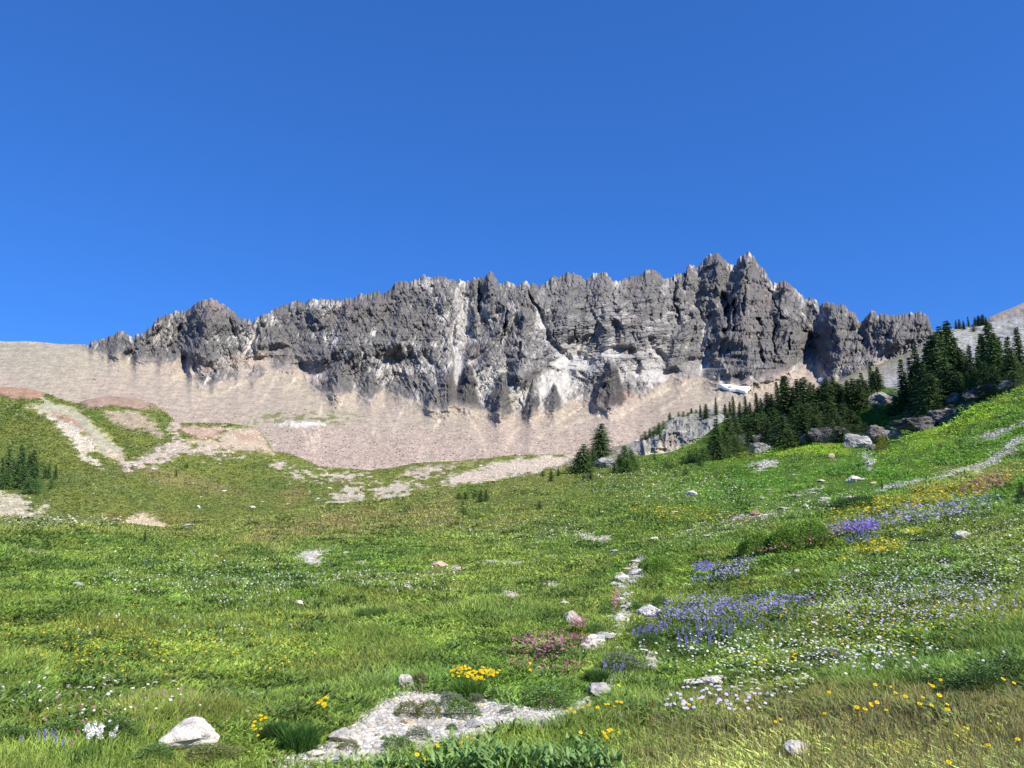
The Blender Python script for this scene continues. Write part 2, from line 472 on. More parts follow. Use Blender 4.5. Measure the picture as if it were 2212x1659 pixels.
for ax, ay, by, hw, bulge, pw, tw in TOWERS:
    t = np.clip((Y - ay) / (by - ay), 0, 1)
    w = tw + (hw - tw) * t ** pw
    wob = fbm(Y / 14, X * 0 + ax, 41, 3) * 0.22 * w
    dxn = (X - ax - wob) / w
    inside = np.clip(1 - np.abs(dxn - .12 * np.sin(Y / 17.0 + ax)), 0, 1) ** .85
    fade = sstep(-4, 12, Y - ay) * (1 - sstep(-4, 46, Y - by))
    tower = np.maximum(tower, bulge * 1.15 * inside * fade * (0.55 + 0.45 * t))
CLEFTS = [([(1034,600),(1037,625),(1036,650),(1033,672)],3.0,34), ([(1091,672),(1089,700),(1087,725),(1082,742)],2.6,30),
          ([(1568,640),(1572,665),(1570,700),(1564,720)],6,48), ([(1562,640),(1563,660)],8,36), ([(1590,650),(1585,690),(1582,712)],3.5,34),
          ([(1640,690),(1638,740),(1646,782)],4,32), ([(1674,700),(1676,765)],2.6,26), ([(1702,720),(1703,765)],2.6,24),
          ([(1457,612),(1459,660),(1463,700)],2.6,26), ([(460,735),(461,760)],2.5,12), ([(1122,740),(1121,775)],3,24),
          ([(1052,868),(1055,898)],3,18), ([(1125,862),(1121,895)],2.5,18), ([(1620,570),(1612,620),(1606,680)],3,24),
          ([(1660,610),(1672,650),(1690,690)],3,22), ([(1730,690),(1736,715)],3,20), ([(935,845),(936,875)],2,12), ([(905,830),(908,858)],2,12),
          ([(962,790),(966,870)],2.4,14), ([(1240,705),(1243,740)],2,16), ([(545,690),(540,705)],3,24), ([(1195,700),(1200,740)],2,14)]
cleft = np.zeros_like(X)
for ln, w, dep in CLEFTS:
    d, f = line_dist(ln, X + fbm(X / 16, Y / 16, 51, 3) * 9, Y)
    cleft = np.maximum(cleft, dep * .55 * (1 - sstep(0, w * 1.7, d)))
GUL = [[(1140,620),(1165,680),(1180,740),(1230,775)],[(1300,640),(1275,700),(1250,765)],[(1455,630),(1468,720),(1490,790)],[(1340,690),(1395,740),(1450,790)],[(700,690),(665,740),(612,782)],[(765,700),(730,760),(695,800)],
       [(860,690),(832,740),(800,795)],[(565,690),(548,740),(522,780)],[(1735,720),(1765,770),(1790,800)],[(1870,720),(1838,770)],[(1545,690),(1540,740),(1528,790)],[(1000,640),(985,700),(978,760)],[(1100,690),(1065,740),(1030,780)],[(1215,620),(1235,680),(1225,740)],
       [(905,650),(890,700),(905,760),(940,790)],[(1400,620),(1420,680),(1410,740)],[(390,700),(380,740),(360,765)],[(500,680),(505,720),(515,770)],[(1660,700),(1690,750),(1720,790)],[(1260,600),(1245,650),(1200,690)],[(1490,640),(1520,700),(1510,760)]]
gul = np.zeros_like(X)
for ln in GUL:
    d, f = line_dist(ln, X + kk * 16 + wx2 * .5, Y)
    gul = np.maximum(gul, np.clip(1.15 - d / (3.2 + 7 * f), 0, 1) * sstep(0, .15, f))
gul = gul * (1 - np.clip(tower / 10, 0, 1))
rel_all = (rel * (1 - .4 * gul) + gul * 9 - tower + cleft) * cliff
kf = 150; rf = rel_all[kf - 14:kf + 10].mean(0) * cliff[kf]
ker = np.hanning(13); ker /= ker.sum(); rf = np.convolve(rf, ker, 'same')
below = np.arange(X.shape[0])[:, None] < 128
up_ = np.clip(FOOTG - Y, 0, 900); wf = sstep(0, 30, up_)
rel_all = np.where(FOOTG - Y > 0, rf[None] * (1 - wf) + rel_all * wf, rf[None] * np.exp(-np.clip(Y - FOOTG, 0, 900) / 31))
# no relief right at the crest line of the dome at the left, talus gets shallow fans and runnels
tal = 1 - cliff
fan = fbm(X / 150, Y / 300, 61, 3) * 22 + ridged((X + (Y - 900) * 0.9 * np.sign(1150 - X)) / 40, Y / 150, 62, 2) * 2.2 + fbm(X / 6, Y / 2.6, 63, 3) * .3
rel_all = rel_all + (tal * fan + (1 - tal) * 0) * sstep(1015, 960, Y)
edge = sstep(0, 14, Y - SKYG)
rowidx = np.arange(X.shape[0])[:, None] * np.ones_like(X)
front = rowidx <= KSKY
rel_all = rel_all * np.where(front, 0.35 + 0.65 * edge, 0.2)
mt.move_r(rel_all)
mt.finish(); mt.vis0 = 8

# colours of the wall and talus (real surface colours)
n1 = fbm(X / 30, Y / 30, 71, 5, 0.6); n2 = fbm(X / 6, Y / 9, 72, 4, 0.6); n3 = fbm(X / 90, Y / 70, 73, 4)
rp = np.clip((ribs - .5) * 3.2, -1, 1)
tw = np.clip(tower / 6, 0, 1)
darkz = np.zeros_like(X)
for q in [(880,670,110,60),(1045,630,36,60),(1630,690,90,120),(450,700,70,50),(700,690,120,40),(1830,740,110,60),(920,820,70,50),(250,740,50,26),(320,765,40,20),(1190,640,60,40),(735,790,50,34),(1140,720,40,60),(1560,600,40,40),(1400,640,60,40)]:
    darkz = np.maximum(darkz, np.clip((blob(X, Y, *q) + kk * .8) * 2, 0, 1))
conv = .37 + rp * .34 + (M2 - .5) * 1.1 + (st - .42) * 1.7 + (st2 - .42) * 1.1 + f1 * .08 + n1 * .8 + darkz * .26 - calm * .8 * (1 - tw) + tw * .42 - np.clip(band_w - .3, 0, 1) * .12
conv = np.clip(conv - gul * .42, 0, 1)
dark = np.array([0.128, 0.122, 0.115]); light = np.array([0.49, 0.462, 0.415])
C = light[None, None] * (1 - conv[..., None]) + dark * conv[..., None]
C = mixc(C, [0.21, 0.155, 0.13], np.clip(n3 * 1.4 + n2 * 0.4 - 0.3, 0, 1) * 0.35)      # rusty patches
for cx_, cy_, rx_, ry_, c_, a_ in [
        (1120,830,150,56,(.43,.41,.365),.9), (1430,805,110,26,(.40,.38,.345),.85), (1510,795,44,22,(.50,.475,.43),.95), (985,800,20,70,(.36,.345,.31),.65),
        (1000,690,44,60,(.36,.34,.31),.7), (880,800,60,12,(.42,.38,.34),.6), (620,760,70,30,(.36,.29,.24),.8), (660,800,70,30,(.37,.31,.27),.8),
        (1560,850,60,12,(.42,.29,.23),.9), (1680,805,90,12,(.38,.27,.21),.8), (1330,862,40,22,(.33,.22,.17),.85), (1085,860,28,40,(.26,.215,.13),.7),
        (1060,880,14,24,(.36,.30,.22),.6), (1140,605,16,16,(.38,.355,.32),.9), (910,612,50,12,(.38,.35,.32),.7), (1380,690,30,26,(.23,.16,.13),.7),
        (1235,785,70,20,(.40,.39,.36),.7), (1400,755,90,22,(.40,.38,.35),.75), (1870,790,90,40,(.34,.29,.26),.7), (1950,745,80,20,(.38,.34,.31),.75),
        (1740,795,40,14,(.36,.33,.30),.6), (460,660,18,20,(.30,.23,.18),.6), (340,705,10,8,(.42,.36,.30),.9), (1250,640,120,60,(.33,.315,.29),.35),
        (860,700,60,60,(.20,.165,.14),.4), (1470,650,60,120,(.27,.265,.26),.35), (580,770,40,14,(.40,.31,.25),.6), (500,790,60,16,(.33,.29,.24),.6), (445,790,60,26,(.34,.28,.23),1.0), (500,775,40,16,(.34,.28,.23),.9), (580,782,60,16,(.36,.29,.23),.9), (650,778,50,14,(.36,.29,.24),.8), (530,800,14,16,(.34,.28,.23),.9), (600,815,60,16,(.35,.30,.25),.8)]:
    m = np.clip((blob(X, Y, cx_, cy_, rx_, ry_) + n1 * 0.9 + n2 * 0.35) * 1.8, 0, 1) * a_ * (1 - 0.85 * np.clip(tower / 12, 0, 1))
    C = mixc(C, c_, m)
C = mixc(C, [0.34, 0.325, 0.30], np.clip((0.55 - strata) * 2.4, 0, 1) * band_w * 0.6)
C = mixc(C, [0.10, 0.10, 0.105], np.clip((strata - 0.6) * 3, 0, 1) * band_w * 0.55)
C = mixc(C, [.40, .32, .255], np.clip(1 - (FOOTG - Y) / 16, 0, 1) * np.clip(.55 + n2 * 1.6, 0, 1) * .7)
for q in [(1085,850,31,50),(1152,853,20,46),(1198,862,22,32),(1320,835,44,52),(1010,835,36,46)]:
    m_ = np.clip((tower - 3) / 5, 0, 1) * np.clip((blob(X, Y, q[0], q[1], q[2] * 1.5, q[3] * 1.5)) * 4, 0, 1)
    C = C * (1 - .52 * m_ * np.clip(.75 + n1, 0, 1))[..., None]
C = C * (1 + 0.16 * n2)[..., None]
# talus
rnd = np.clip(noise(X * .62, Y * 1.05, 3) * .6 + noise(X * 1.3 + Y * .3, Y * 2.1, 4) * .4 + (hsh(np.arange(X.shape[1])[None] * np.ones(X.shape, int), np.arange(X.shape[0])[:, None] * np.ones(X.shape, int), 7) - .5) * .35, 0, 1)
T = np.ones_like(C) * np.array([0.335, 0.288, 0.245])
T = mixc(T, [0.325, 0.29, 0.235], np.clip(fbm(X / 120, Y / 60, 81, 4) * 1.6 + 0.35, 0, 1))
T = mixc(T, [0.355, 0.288, 0.25], sstep(870, 985, Y + n3 * 40) * 0.7)
T = mixc(T, [0.285, 0.27, 0.22], sstep(330, 60, X) * sstep(850, 760, Y) * 0.9)
for ln in [[(604,800),(585,835),(560,870)],[(540,820),(480,850),(430,860)],[(450,760),(400,800),(360,830)],[(830,872),(842,900),(850,930)],[(1040,880),(1056,905)],
           [(1175,895),(1120,925),(1090,965)],[(1255,880),(1180,930),(1140,975)],[(1320,890),(1240,915),(1180,945)],[(700,850),(690,900),(680,960)],[(745,845),(735,880)],
           [(1500,830),(1440,880),(1390,920)],[(1480,830),(1400,860),(1330,905)],[(520,800),(470,830)],[(640,815),(612,848)],[(1000,880),(1030,930),(1050,975)],[(960,890),(930,940),(905,985)],
           [(1560,855),(1500,900),(1450,930)],[(655,925),(662,950),(668,970)],[(672,935),(680,972)],[(690,938),(688,975)],[(870,885),(850,940),(838,990)]]:
    d, f = line_dist(ln, X + n1 * 7, Y + n2 * 3)
    m = np.clip(1.3 - d / (2.6 + 4.0 * f), 0, 1) * (1 - 0.6 * f) * np.clip(0.7 + n2 * 1.2, 0, 1)
    T = mixc(T, [0.52, 0.45, 0.35], m * 0.9)
d1 = np.clip(ridged((X + (Y - 900) * 0.55 * np.sign(1150 - X)) / 16, Y / 160, 83, 3) - 0.5, 0, 1)
T = T * (1 - 0.14 * d1)[..., None]
ds = fbm((X + (Y - 900) * .5 * np.clip((1120 - X) / 400, -1, 1)) / 5, Y / 70, 87, 4, .6)
T = T * (1 + .10 * ds)[..., None] * np.array([.98, .94, .89])
coarse = sstep(860, 990, Y)
T = T * (1 + (rnd - 0.5) * (0.30 + 0.55 * coarse))[..., None]
T = mixc(T, [0.17, 0.15, 0.14], (rnd > 0.93) * 0.7 * (coarse * 0.7 + 0.3))
gm = np.clip(blob(X, Y, 640, 905, 110, 16) + fbm(X / 12, Y / 4, 84, 4) * 1.6 - 0.25, 0, 1) * 2.5
T = mixc(T, [0.13, 0.15, 0.05], np.clip(gm, 0, 1) * 0.85)
gm = np.clip(blob(X, Y, 655, 916, 60, 9) + n2 * 0.6, 0, 1) * 1.5
T = mixc(T, [0.62, 0.60, 0.56], np.clip(gm, 0, 1) * 0.7)
blk = np.clip((fbm(X / 8, Y / 3.5, 86, 3) - 0.62) * 9, 0, 1) * (X < 330) * (Y < 830)
T = mixc(T, [0.17, 0.15, 0.14], blk * 0.6)
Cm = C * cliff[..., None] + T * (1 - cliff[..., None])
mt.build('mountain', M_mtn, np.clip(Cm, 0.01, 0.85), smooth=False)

# ------------------------------------------------------------------ far ridge at the right edge
xs_f = np.arange(2040, 2900, 3.0)
FRS = [(2040, 740), (2100, 706), (2138, 685), (2162, 674), (2191, 663), (2212, 652), (2300, 610), (2500, 540), (2900, 470)]
fr = Loft(xs_f, [dict(y=[(0, 1000)], r=[(0, 480)]), dict(y=[(0, 800)], r=[(0, 560)]),
                 dict(y=FRS, r=[(0, 700)], soft=8), dict(y=[(x, y + 60) for x, y in FRS], r=[(0, 860)]), dict(y=[(0, 1000)], r=[(0, 1300)])], [6, 60, 8, 5])
fr.move_r(fbm(fr.x / 30, fr.y / 30, 5, 4) * 12)
fr.finish(); fr.vis0 = 6
Cf = np.ones(fr.x.shape + (3,)) * np.array([0.34, 0.305, 0.25])
Cf = mixc(Cf, [0.47, 0.40, 0.30], np.clip(1 - np.abs(fr.y - (690 + (2212 - fr.x) * 0.42)) / 5 + fbm(fr.x / 6, fr.y / 6, 6, 3) * .5, 0, 1))
fr.build('distant_ridge', M_hill, Cf * (1 + 0.2 * fbm(fr.x / 8, fr.y / 5, 4, 4))[..., None])

# ------------------------------------------------------------------ rocky hillside behind the trees
HS = [(900,1060),(1240,1010),(1316,968),(1366,956),(1382,951),(1404,936),(1416,926),(1434,914),(1446,905),(1459,899),(1485,895),(1507,891),(1517,887),(1535,883),(1551,881),(1575,892),(1640,885),(1700,866),(1760,844),(1814,820),(1852,802),(1892,790),(1919,779),(1953,765),(1986,748),(2008,734),(2019,719),(2031,713),(2075,708),(2109,702),(2136,697),(2162,693),(2212,681),(2400,640),(2800,560)]
xs_h = np.concatenate([np.arange(1100, 1310, 5.0), np.arange(1310, 2222, 1.6), np.arange(2222, 2800, 6.0)])
hs_y = lin(HS, xs_h) + fbm(xs_h / 9, xs_h * 0, 3, 3) * .5
hl = Loft(xs_h, [dict(y=[(0, 1120)], r=[(0, 105), (1600, 118)]),
                 dict(y=[(1100, 1060), (1350, 1010), (1500, 985), (1700, 960), (2212, 880)], r=[(1100, 130), (1400, 140), (1700, 150), (2212, 150)]),
                 dict(y=lambda x: hs_y, r=lambda x: np.interp(x, [1100, 1350, 1550, 1814, 2136, 2300], [150, 165, 195, 265, 330, 360])),
                 dict(y=lambda x: hs_y + 26, r=lambda x: np.interp(x, [1100, 1350, 1550, 1814, 2136, 2300], [185, 200, 240, 320, 400, 430])),
                 dict(y=[(0, 1060)], r=[(0, 560)])], [6, 150, 10, 6])
HX, HY = hl.x, hl.y
rocky = np.clip(blob(HX, HY, 1500, 930, 130, 46, -14) * 3 + 0.9, 0, 1) * (HX < 1620)
rocky2 = sstep(1930, 2120, HX) * sstep(860, 800, HY)
rr = rocky * sstep(985, 960, HY + (HX - 1440) * 0.25)
hl.move_r(-ridged(HX / 26, HY / 34, 4, 4, 0.6) * 7 * rr - ridged(HX / 60, (HY - HX * 0.2) / 12, 8, 4, 0.6) * 6 * rocky2 + fbm(HX / 40, HY / 40, 6, 4) * 3 * (1 - rr))
hl.finish(); hl.vis0 = 6
hn = fbm(HX / 9, HY / 7, 12, 4, 0.6); hn2 = fbm(HX / 40, HY / 25, 13, 4)
Ch = np.ones(HX.shape + (3,)) * np.array([0.31, 0.28, 0.22])
Ch = mixc(Ch, [0.35, 0.345, 0.32], np.clip(blob(HX, HY, 1960, 830, 110, 60, -30) * 2 + hn * .7, 0, 1) * 0.8)
Ch = mixc(Ch, [0.20, 0.20, 0.09], np.clip(1.0 - (HY - np.broadcast_to(hs_y, HX.shape)) / 16 + hn * 1.4, 0, 1) * (HX > 1780) * (HX < 2000) * 0.8)
Ch = mixc(Ch, [0.215, 0.215, 0.195], rr * 0.95)
Ch = mixc(Ch, [0.38, 0.35, 0.26], np.clip(rr * (hn + hn2 * 0.8 - 0.05) * 2, 0, 1) * 0.8)
Ch = mixc(Ch, [0.31, 0.315, 0.30], rocky2 * np.clip(0.8 + hn, 0, 1))
Ch = mixc(Ch, [0.16, 0.165, 0.165], rocky2 * np.clip((ridged(HX / 60, (HY - HX * 0.2) / 7, 18, 3) - .6) * 4, 0, 1) * .7)
Ch = mixc(Ch, [0.42, 0.37, 0.29], np.clip(blob(HX, HY, 1440, 972, 60, 12, -12) * 2 + hn * .5, 0, 1) * 0.9)
Ch = mixc(Ch, [0.25, 0.15, 0.11], np.clip(blob(HX, HY, 1447, 953, 22, 8, -10) * 2 + hn, 0, 1) * 0.6)
Ch = mixc(Ch, [0.09, 0.13, 0.035], np.clip(sstep(1386, 1360, HX) * 1.2 + sstep(1620, 1660, HX) * sstep(840, 870, HY) + (hn2 - 0.45) * 1.5 * (HX < 1650), 0, 1) * 0.85)
hl.build('rocky_hillside', M_hill, np.clip(Ch * (1 + 0.3 * hn)[..., None], 0.01, 0.8))

# ------------------------------------------------------------------ basin: green hills and stony flats between meadow and talus
E = [(-600,830),(0,836),(60,838),(95,848),(130,862),(165,872),(190,862),(240,856),(290,858),(330,872),(360,893),(385,916),(400,913),(500,915),(545,922),(575,945),(592,976),(620,978),(655,992),(690,1008),(750,1012),(800,1015),(850,1010),(900,1000),(1000,995),(1060,989),(1100,984),(1180,981),(1240,984),(1320,990),(1700,1000)]
xs_b = np.concatenate([np.arange(-600, -10, 6.0), np.arange(-10, 1400, 2.0), np.arange(1400, 1700, 6.0)])
e_y = lin(E, xs_b) + fbm(xs_b / 14, xs_b * 0, 3, 3) * .6
rE = [(-600,300),(0,300),(130,310),(260,330),(390,350),(500,380),(600,430),(700,470),(1200,470),(1700,470)]
ba = Loft(xs_b, [
    dict(y=[(0, 1260)], r=[(0, 42), (700, 70), (1700, 110)]),
    dict(y=[(0,1180),(300,1190),(500,1150),(700,1120),(1200,1080),(1700,1080)], r=[(0,62),(700,90),(1200,130)]),
    dict(y=[(-600,1080),(0,1092),(80,1090),(180,1085),(300,1100),(420,1110),(600,1096),(700,1090),(900,1078),(1200,1050),(1700,1050)], r=[(0,88),(700,120),(1200,160)]),
    dict(y=[(-600,1030),(0,1055),(60,1052),(99,1048),(139,1036),(170,1029),(218,1026),(268,1026),(307,1037),(397,1074),(470,1070),(600,1062),(700,1058),(900,1052),(1200,1030),(1700,1040)], r=[(0,125),(700,160),(1200,210)]),
    dict(y=[(-600,1020),(0,1040),(99,1036),(139,1028),(218,1021),(268,1019),(307,1024),(397,1040),(470,1048),(600,1045),(700,1042),(900,1040),(1200,1022),(1700,1030)], r=[(0,150),(700,185),(1200,240)]),
    dict(y=[(-600,950),(0,950),(100,950),(180,975),(250,1003),(300,985),(350,960),(400,955),(480,975),(600,1000),(700,1022),(900,1022),(1200,1005),(1700,1020)], r=[(0,205),(260,190),(400,230),(700,260),(1200,320)]),
    dict(y=lambda x: e_y, r=rE, soft=8),
    dict(y=lambda x: e_y + 30, r=[(x, r * 1.3) for x, r in rE]),
    dict(y=[(0, 1150)], r=[(0, 640)]),
], [6, 40, 40, 26, 70, 110, 8, 6])
BX, BY = ba.x, ba.y
ba.move_r(fbm(BX / 60, BY / 30, 5, 4) * ba.r * 0.02 + fbm(BX / 14, BY / 8, 15, 3) * ba.r * 0.006)
# low mounds of the stony area get a real swell
ba.finish(); ba.vis0 = 6
b1 = fbm(BX / 50, BY / 18, 21, 5, 0.55); b2 = fbm(BX / 11, BY / 4.5, 22, 4, 0.6); b3 = fbm(BX / 130, BY / 40, 23, 3)
Cb = np.ones(BX.shape + (3,)) * np.array([0.115, 0.145, 0.038])
Cb = mixc(Cb, [0.078, 0.120, 0.030], np.clip(b1 * 1.3 + 0.25, 0, 1))
Cb = mixc(Cb, [0.175, 0.150, 0.055], np.clip(b3 * 1.6 + b1 * 0.8 + 0.0, 0, 1) * sstep(1000, 1060, BY + BX * 0.02) * 0.85)
Cb = mixc(Cb, [0.21, 0.16, 0.09], np.clip(blob(BX, BY, 400, 1040, 160, 22, 12) * 2 + b1, 0, 1) * 0.35)
tanc = [0.42, 0.33, 0.245]
def patch(C, poly, col, rough=0.9, soft=5, amt=1.0, sc=1.0):
    d = poly_dist(poly, BX, BY) + (b2 * 9 + b1 * 9) * (rough * .7 + .5) * sc + (fbm(BX / 5, BY / 2.2, 28, 2)) * 5
    return mixc(C, col, sstep(-soft, soft * 1.4, d) * amt)
Cb = patch(Cb, [(-600,820),(0,820),(95,840),(88,858),(60,860),(0,854),(-600,850)], [0.34,0.215,0.145], .3)
Cb = patch(Cb, [(165,868),(240,850),(300,850),(345,880),(300,885),(240,880),(190,880)], [0.33,0.235,0.175], .5)
Cb = patch(Cb, [(232,890),(290,892),(330,912),(345,940),(300,930),(255,915)], tanc, 1.5, amt=.75)
Cb = patch(Cb, [(60,880),(105,867),(140,873),(175,895),(220,930),(250,960),(280,1000),(255,1000),(225,985),(190,950),(150,920),(100,895)], [0.37,0.36,0.26], .8)
Cb = patch(Cb, [(112,890),(150,900),(185,925),(205,940),(190,945),(150,915),(120,902)], [0.33,0.19,0.12], .6)
Cb = patch(Cb, [(100,903),(150,915),(200,945),(205,965),(180,985),(220,1005),(185,1000),(150,955),(125,925)], [0.40,0.405,0.38], 1.6, amt=.85, sc=1.3)
Cb = patch(Cb, [(232,965),(262,985),(290,1000),(272,1003),(240,990)], [0.50,0.42,0.29], .9)
Cb = patch(Cb, [(380,925),(395,918),(480,918),(485,930),(475,944),(440,948),(395,940)], [0.42,0.29,0.22], .6)
Cb = patch(Cb, [(398,948),(470,950),(490,928),(545,925),(575,948),(592,980),(520,975),(450,968),(400,960)], [0.46,0.37,0.27], .6)
Cb = patch(Cb, [(505,935),(560,945),(570,958),(520,950)], [0.36,0.22,0.16], .6, amt=.7)
Cb = patch(Cb, [(370,920),(382,912),(395,940),(400,962),(480,972),(560,980),(470,985),(380,985),(340,1000),(290,1015),(270,1010),(310,985),(350,965),(378,945)], [0.47,0.395,0.33], 1.9, amt=.92, sc=1.3)
stony = [(930,1052),(985,1050),(1060,1040),(1110,1028),(1200,1010),(1290,995),(1290,985),(1150,984),(1060,1000),(1000,1022),(960,1035),(900,1055),(870,1060)]
Cb = patch(Cb, stony, [0.55,0.47,0.375], 1.3, amt=.95)
Cb = patch(Cb, [(720,1075),(760,1050),(850,1035),(960,1030),(960,1052),(900,1064),(800,1080)], [0.50,0.435,0.35], 3.2, amt=.8, sc=1.6)
Cb = patch(Cb, [(820,1040),(900,1025),(1000,1012),(1040,1000),(1000,1000),(900,1012)], [0.46,0.38,0.29], 1.8, amt=.7, sc=1.2)
Cb = patch(Cb, [(590,992),(640,1015),(680,1020),(760,1022),(800,1016),(800,1024),(720,1032),(650,1028),(600,1010)], [0.52,0.45,0.37], 2.6, amt=.8, sc=1.3)
Cb = patch(Cb, [(262,1165),(272,1125),(300,1112),(335,1118),(372,1150),(330,1168)], [0.50, 0.415, 0.26], 1.3)
Cb = patch(Cb, [(-600,1060),(0,1062),(45,1068),(62,1090),(50,1118),(0,1130),(-600,1140)], [0.34, 0.345, 0.28], 2.2, amt=.75)
Cb = patch(Cb, [(40,1110),(100,1100),(100,1112),(50,1122)], [0.4,0.4,0.36], 1.5, amt=.7)
spk = (hsh((BX / 2.2).astype(int), (BY / 1.3).astype(int), 5) > 0.985) & (b1 > 0.0)
Cb = mixc(Cb, [0.46, 0.42, 0.35], spk * 0.8 * sstep(1120, 1090, BY))
Cb = Cb * np.where(Cb[..., 1:2] > Cb[..., 0:1], np.array([1.36, 1.24, 1.1]), 0.90) * (1 + 0.30 * b2)[..., None]
ba.build('basin', M_basin, np.clip(Cb, 0.01, 0.85))

# ------------------------------------------------------------------ meadow: the near slope, rising to the wooded outcrops at the right
xs_n = np.concatenate([np.arange(-1500, -20, 20.0), np.arange(-20, 2232, 4.0), np.arange(2232, 3700, 20.0)])
ST_ = [-600,0,350,600,900,1200,1540,1850,2212,2900]
z = lambda ys: list(zip(ST_, ys))
def near_y(r, zz):
    def f(xs):
        # picture height of a ground point r metres away at height zz, in each column
        y = np.full(xs.shape, 3000.0)
        for _ in range(40):
            u = (xs - CX) / F; t = zz / r
            # solve dz/h = t for v
            v = (CY - y) / F
            dy = CT - v * ST; h = np.sqrt(u * u + dy * dy)
            v = (t * h - ST) / CT
            y = CY - v * F
        return y
    return f
crest_y = [(-1500,1090),(-600,1092),(0,1121),(150,1128),(350,1146),(450,1128),(600,1104),(700,1094),(800,1084),(900,1072),(1000,1052),(1100,1036),(1200,1018),(1260,1010),(1330,996),(1380,985),(1445,978),(1485,964),(1515,952),(1551,944),(1600,975),(1700,963),(1780,951),(1850,956),(1900,956),(1950,932),(2000,926),(2060,910),(2100,876),(2150,856),(2212,834),(2900,700)]
top_y = [(-1500,1095),(0,1124),(350,1149),(600,1107),(900,1075),(1200,1021),(1330,998),(1380,985.5),(1445,978),(1485,963),(1515,950),(1551,915),(1600,895),(1660,882),(1740,866),(1800,862),(1870,850),(1900,836),(1950,842),(1990,848),(2050,826),(2120,818),(2212,800),(2900,660)]
me_ = Loft(xs_n, [
    dict(y=near_y(0.35, -1.62), r=[(0, 0.35)]),
    dict(y=near_y(2.0, -1.60), r=[(0, 2.0)]),
    dict(y=[(0, 1659)], r=z([4.9,4.9,4.9,4.9,4.9,4.9,4.9,4.75,4.5,4.3])),
    dict(y=[(0, 1500)], r=z([6.7,6.7,6.7,6.75,6.8,6.85,6.8,6.5,6.1,5.6])),
    dict(y=[(0, 1400)], r=z([8.6,8.6,8.7,8.8,8.9,9.0,8.8,8.2,7.7,7.0])),
    dict(y=[(0, 1300)], r=z([11.5,11.6,11.8,12.2,12.4,12.6,11.8,10.7,10,9])),
    dict(y=z([1200,1205,1228,1216,1205,1200,1200,1200,1200,1200]), r=z([17,17,18,19,20,20,17,14.5,13,12])),
    dict(y=z([1110,1146,1172,1148,1130,1110,1100,1100,1100,1100]), r=z([25,24,26,33,34,34,28,23,19,17])),
    dict(y=z([1098,1126,1151,1116,1085,1055,1032,1018,1000,1000]), r=z([28,27,31,46,60,68,60,46,40,34])),
    dict(y=crest_y, r=[(-600,31),(0,30),(350,35),(450,44),(600,58),(900,78),(1200,100),(1400,112),(1550,104),(1700,96),(1850,92),(2000,84),(2212,78),(2900,60)], soft=14),
    dict(y=top_y, r=[(-600,33),(0,32),(350,37),(450,48),(600,62),(900,84),(1200,106),(1400,116),(1550,122),(1850,120),(2212,108),(2900,84)], soft=14),
    dict(y=lambda x: smooth_lin(top_y, x, 14) + 22, r=[(-600,38),(0,37),(350,42),(600,72),(900,98),(1200,124),(1400,130),(1700,140),(2212,130),(2900,100)]),
    dict(y=lambda x: smooth_lin(top_y, x, 14) + 120, r=[(-600,50),(0,48),(350,54),(600,88),(900,118),(1200,150),(1400,170),(2212,180),(2900,150)]),
], [10, 14, 46, 40, 40, 40, 44, 40, 44, 40, 8, 6])
NX, NY = me_.x, me_.y
PXY = me_.P
undul = fbm(PXY[..., 0] / 4.3, PXY[..., 1] / 4.3, 7, 4) * 0.15 * np.clip(me_.r / 6, 0.4, 2.2)
undul = undul + fbm(PXY[..., 0] / 0.6, PXY[..., 1] / 0.6, 9, 2) * 0.03
me_.P[..., 2] += undul * sstep(1.2, 4.0, me_.r) * 0.8
me_.finish(); me_.vis0 = 10
NX, NY = me_.sx, me_.sy
g1 = fbm(PXY[..., 0] / 2.2, PXY[..., 1] / 2.2, 31, 4, .55); g2 = fbm(NX / 16, NY / 10, 32, 4, .6); g3 = fbm(NX / 200, NY / 60, 33, 3); g4 = fbm(NX / 60, NY / 22, 34, 3)
GRAVEL = tr([(-60,800),(-60,735),(100,690),(210,672),(350,600),(520,455),(600,360),(740,290),(960,232),(1200,225),(1300,250),(1450,230),(1560,222),(1570,290),(1640,315),(1800,355),(2000,350),(2130,290),(2240,270),(2260,330),(2100,420),(2000,490),(1800,480),(1650,500),(1500,560),(1300,600),(1180,610),(1020,680),(900,660),(800,690),(700,800)], 603.5, 1426.4, .2976)
STREAM = tr([(1190,10),(1130,80),(1150,160),(1010,235),(970,300),(1030,380),(990,460),(1000,560),(955,640),(950,720),(880,800),(760,880),(620,920),(510,975)], 1152, 1207, .1984)
STREAM_W = 9.0
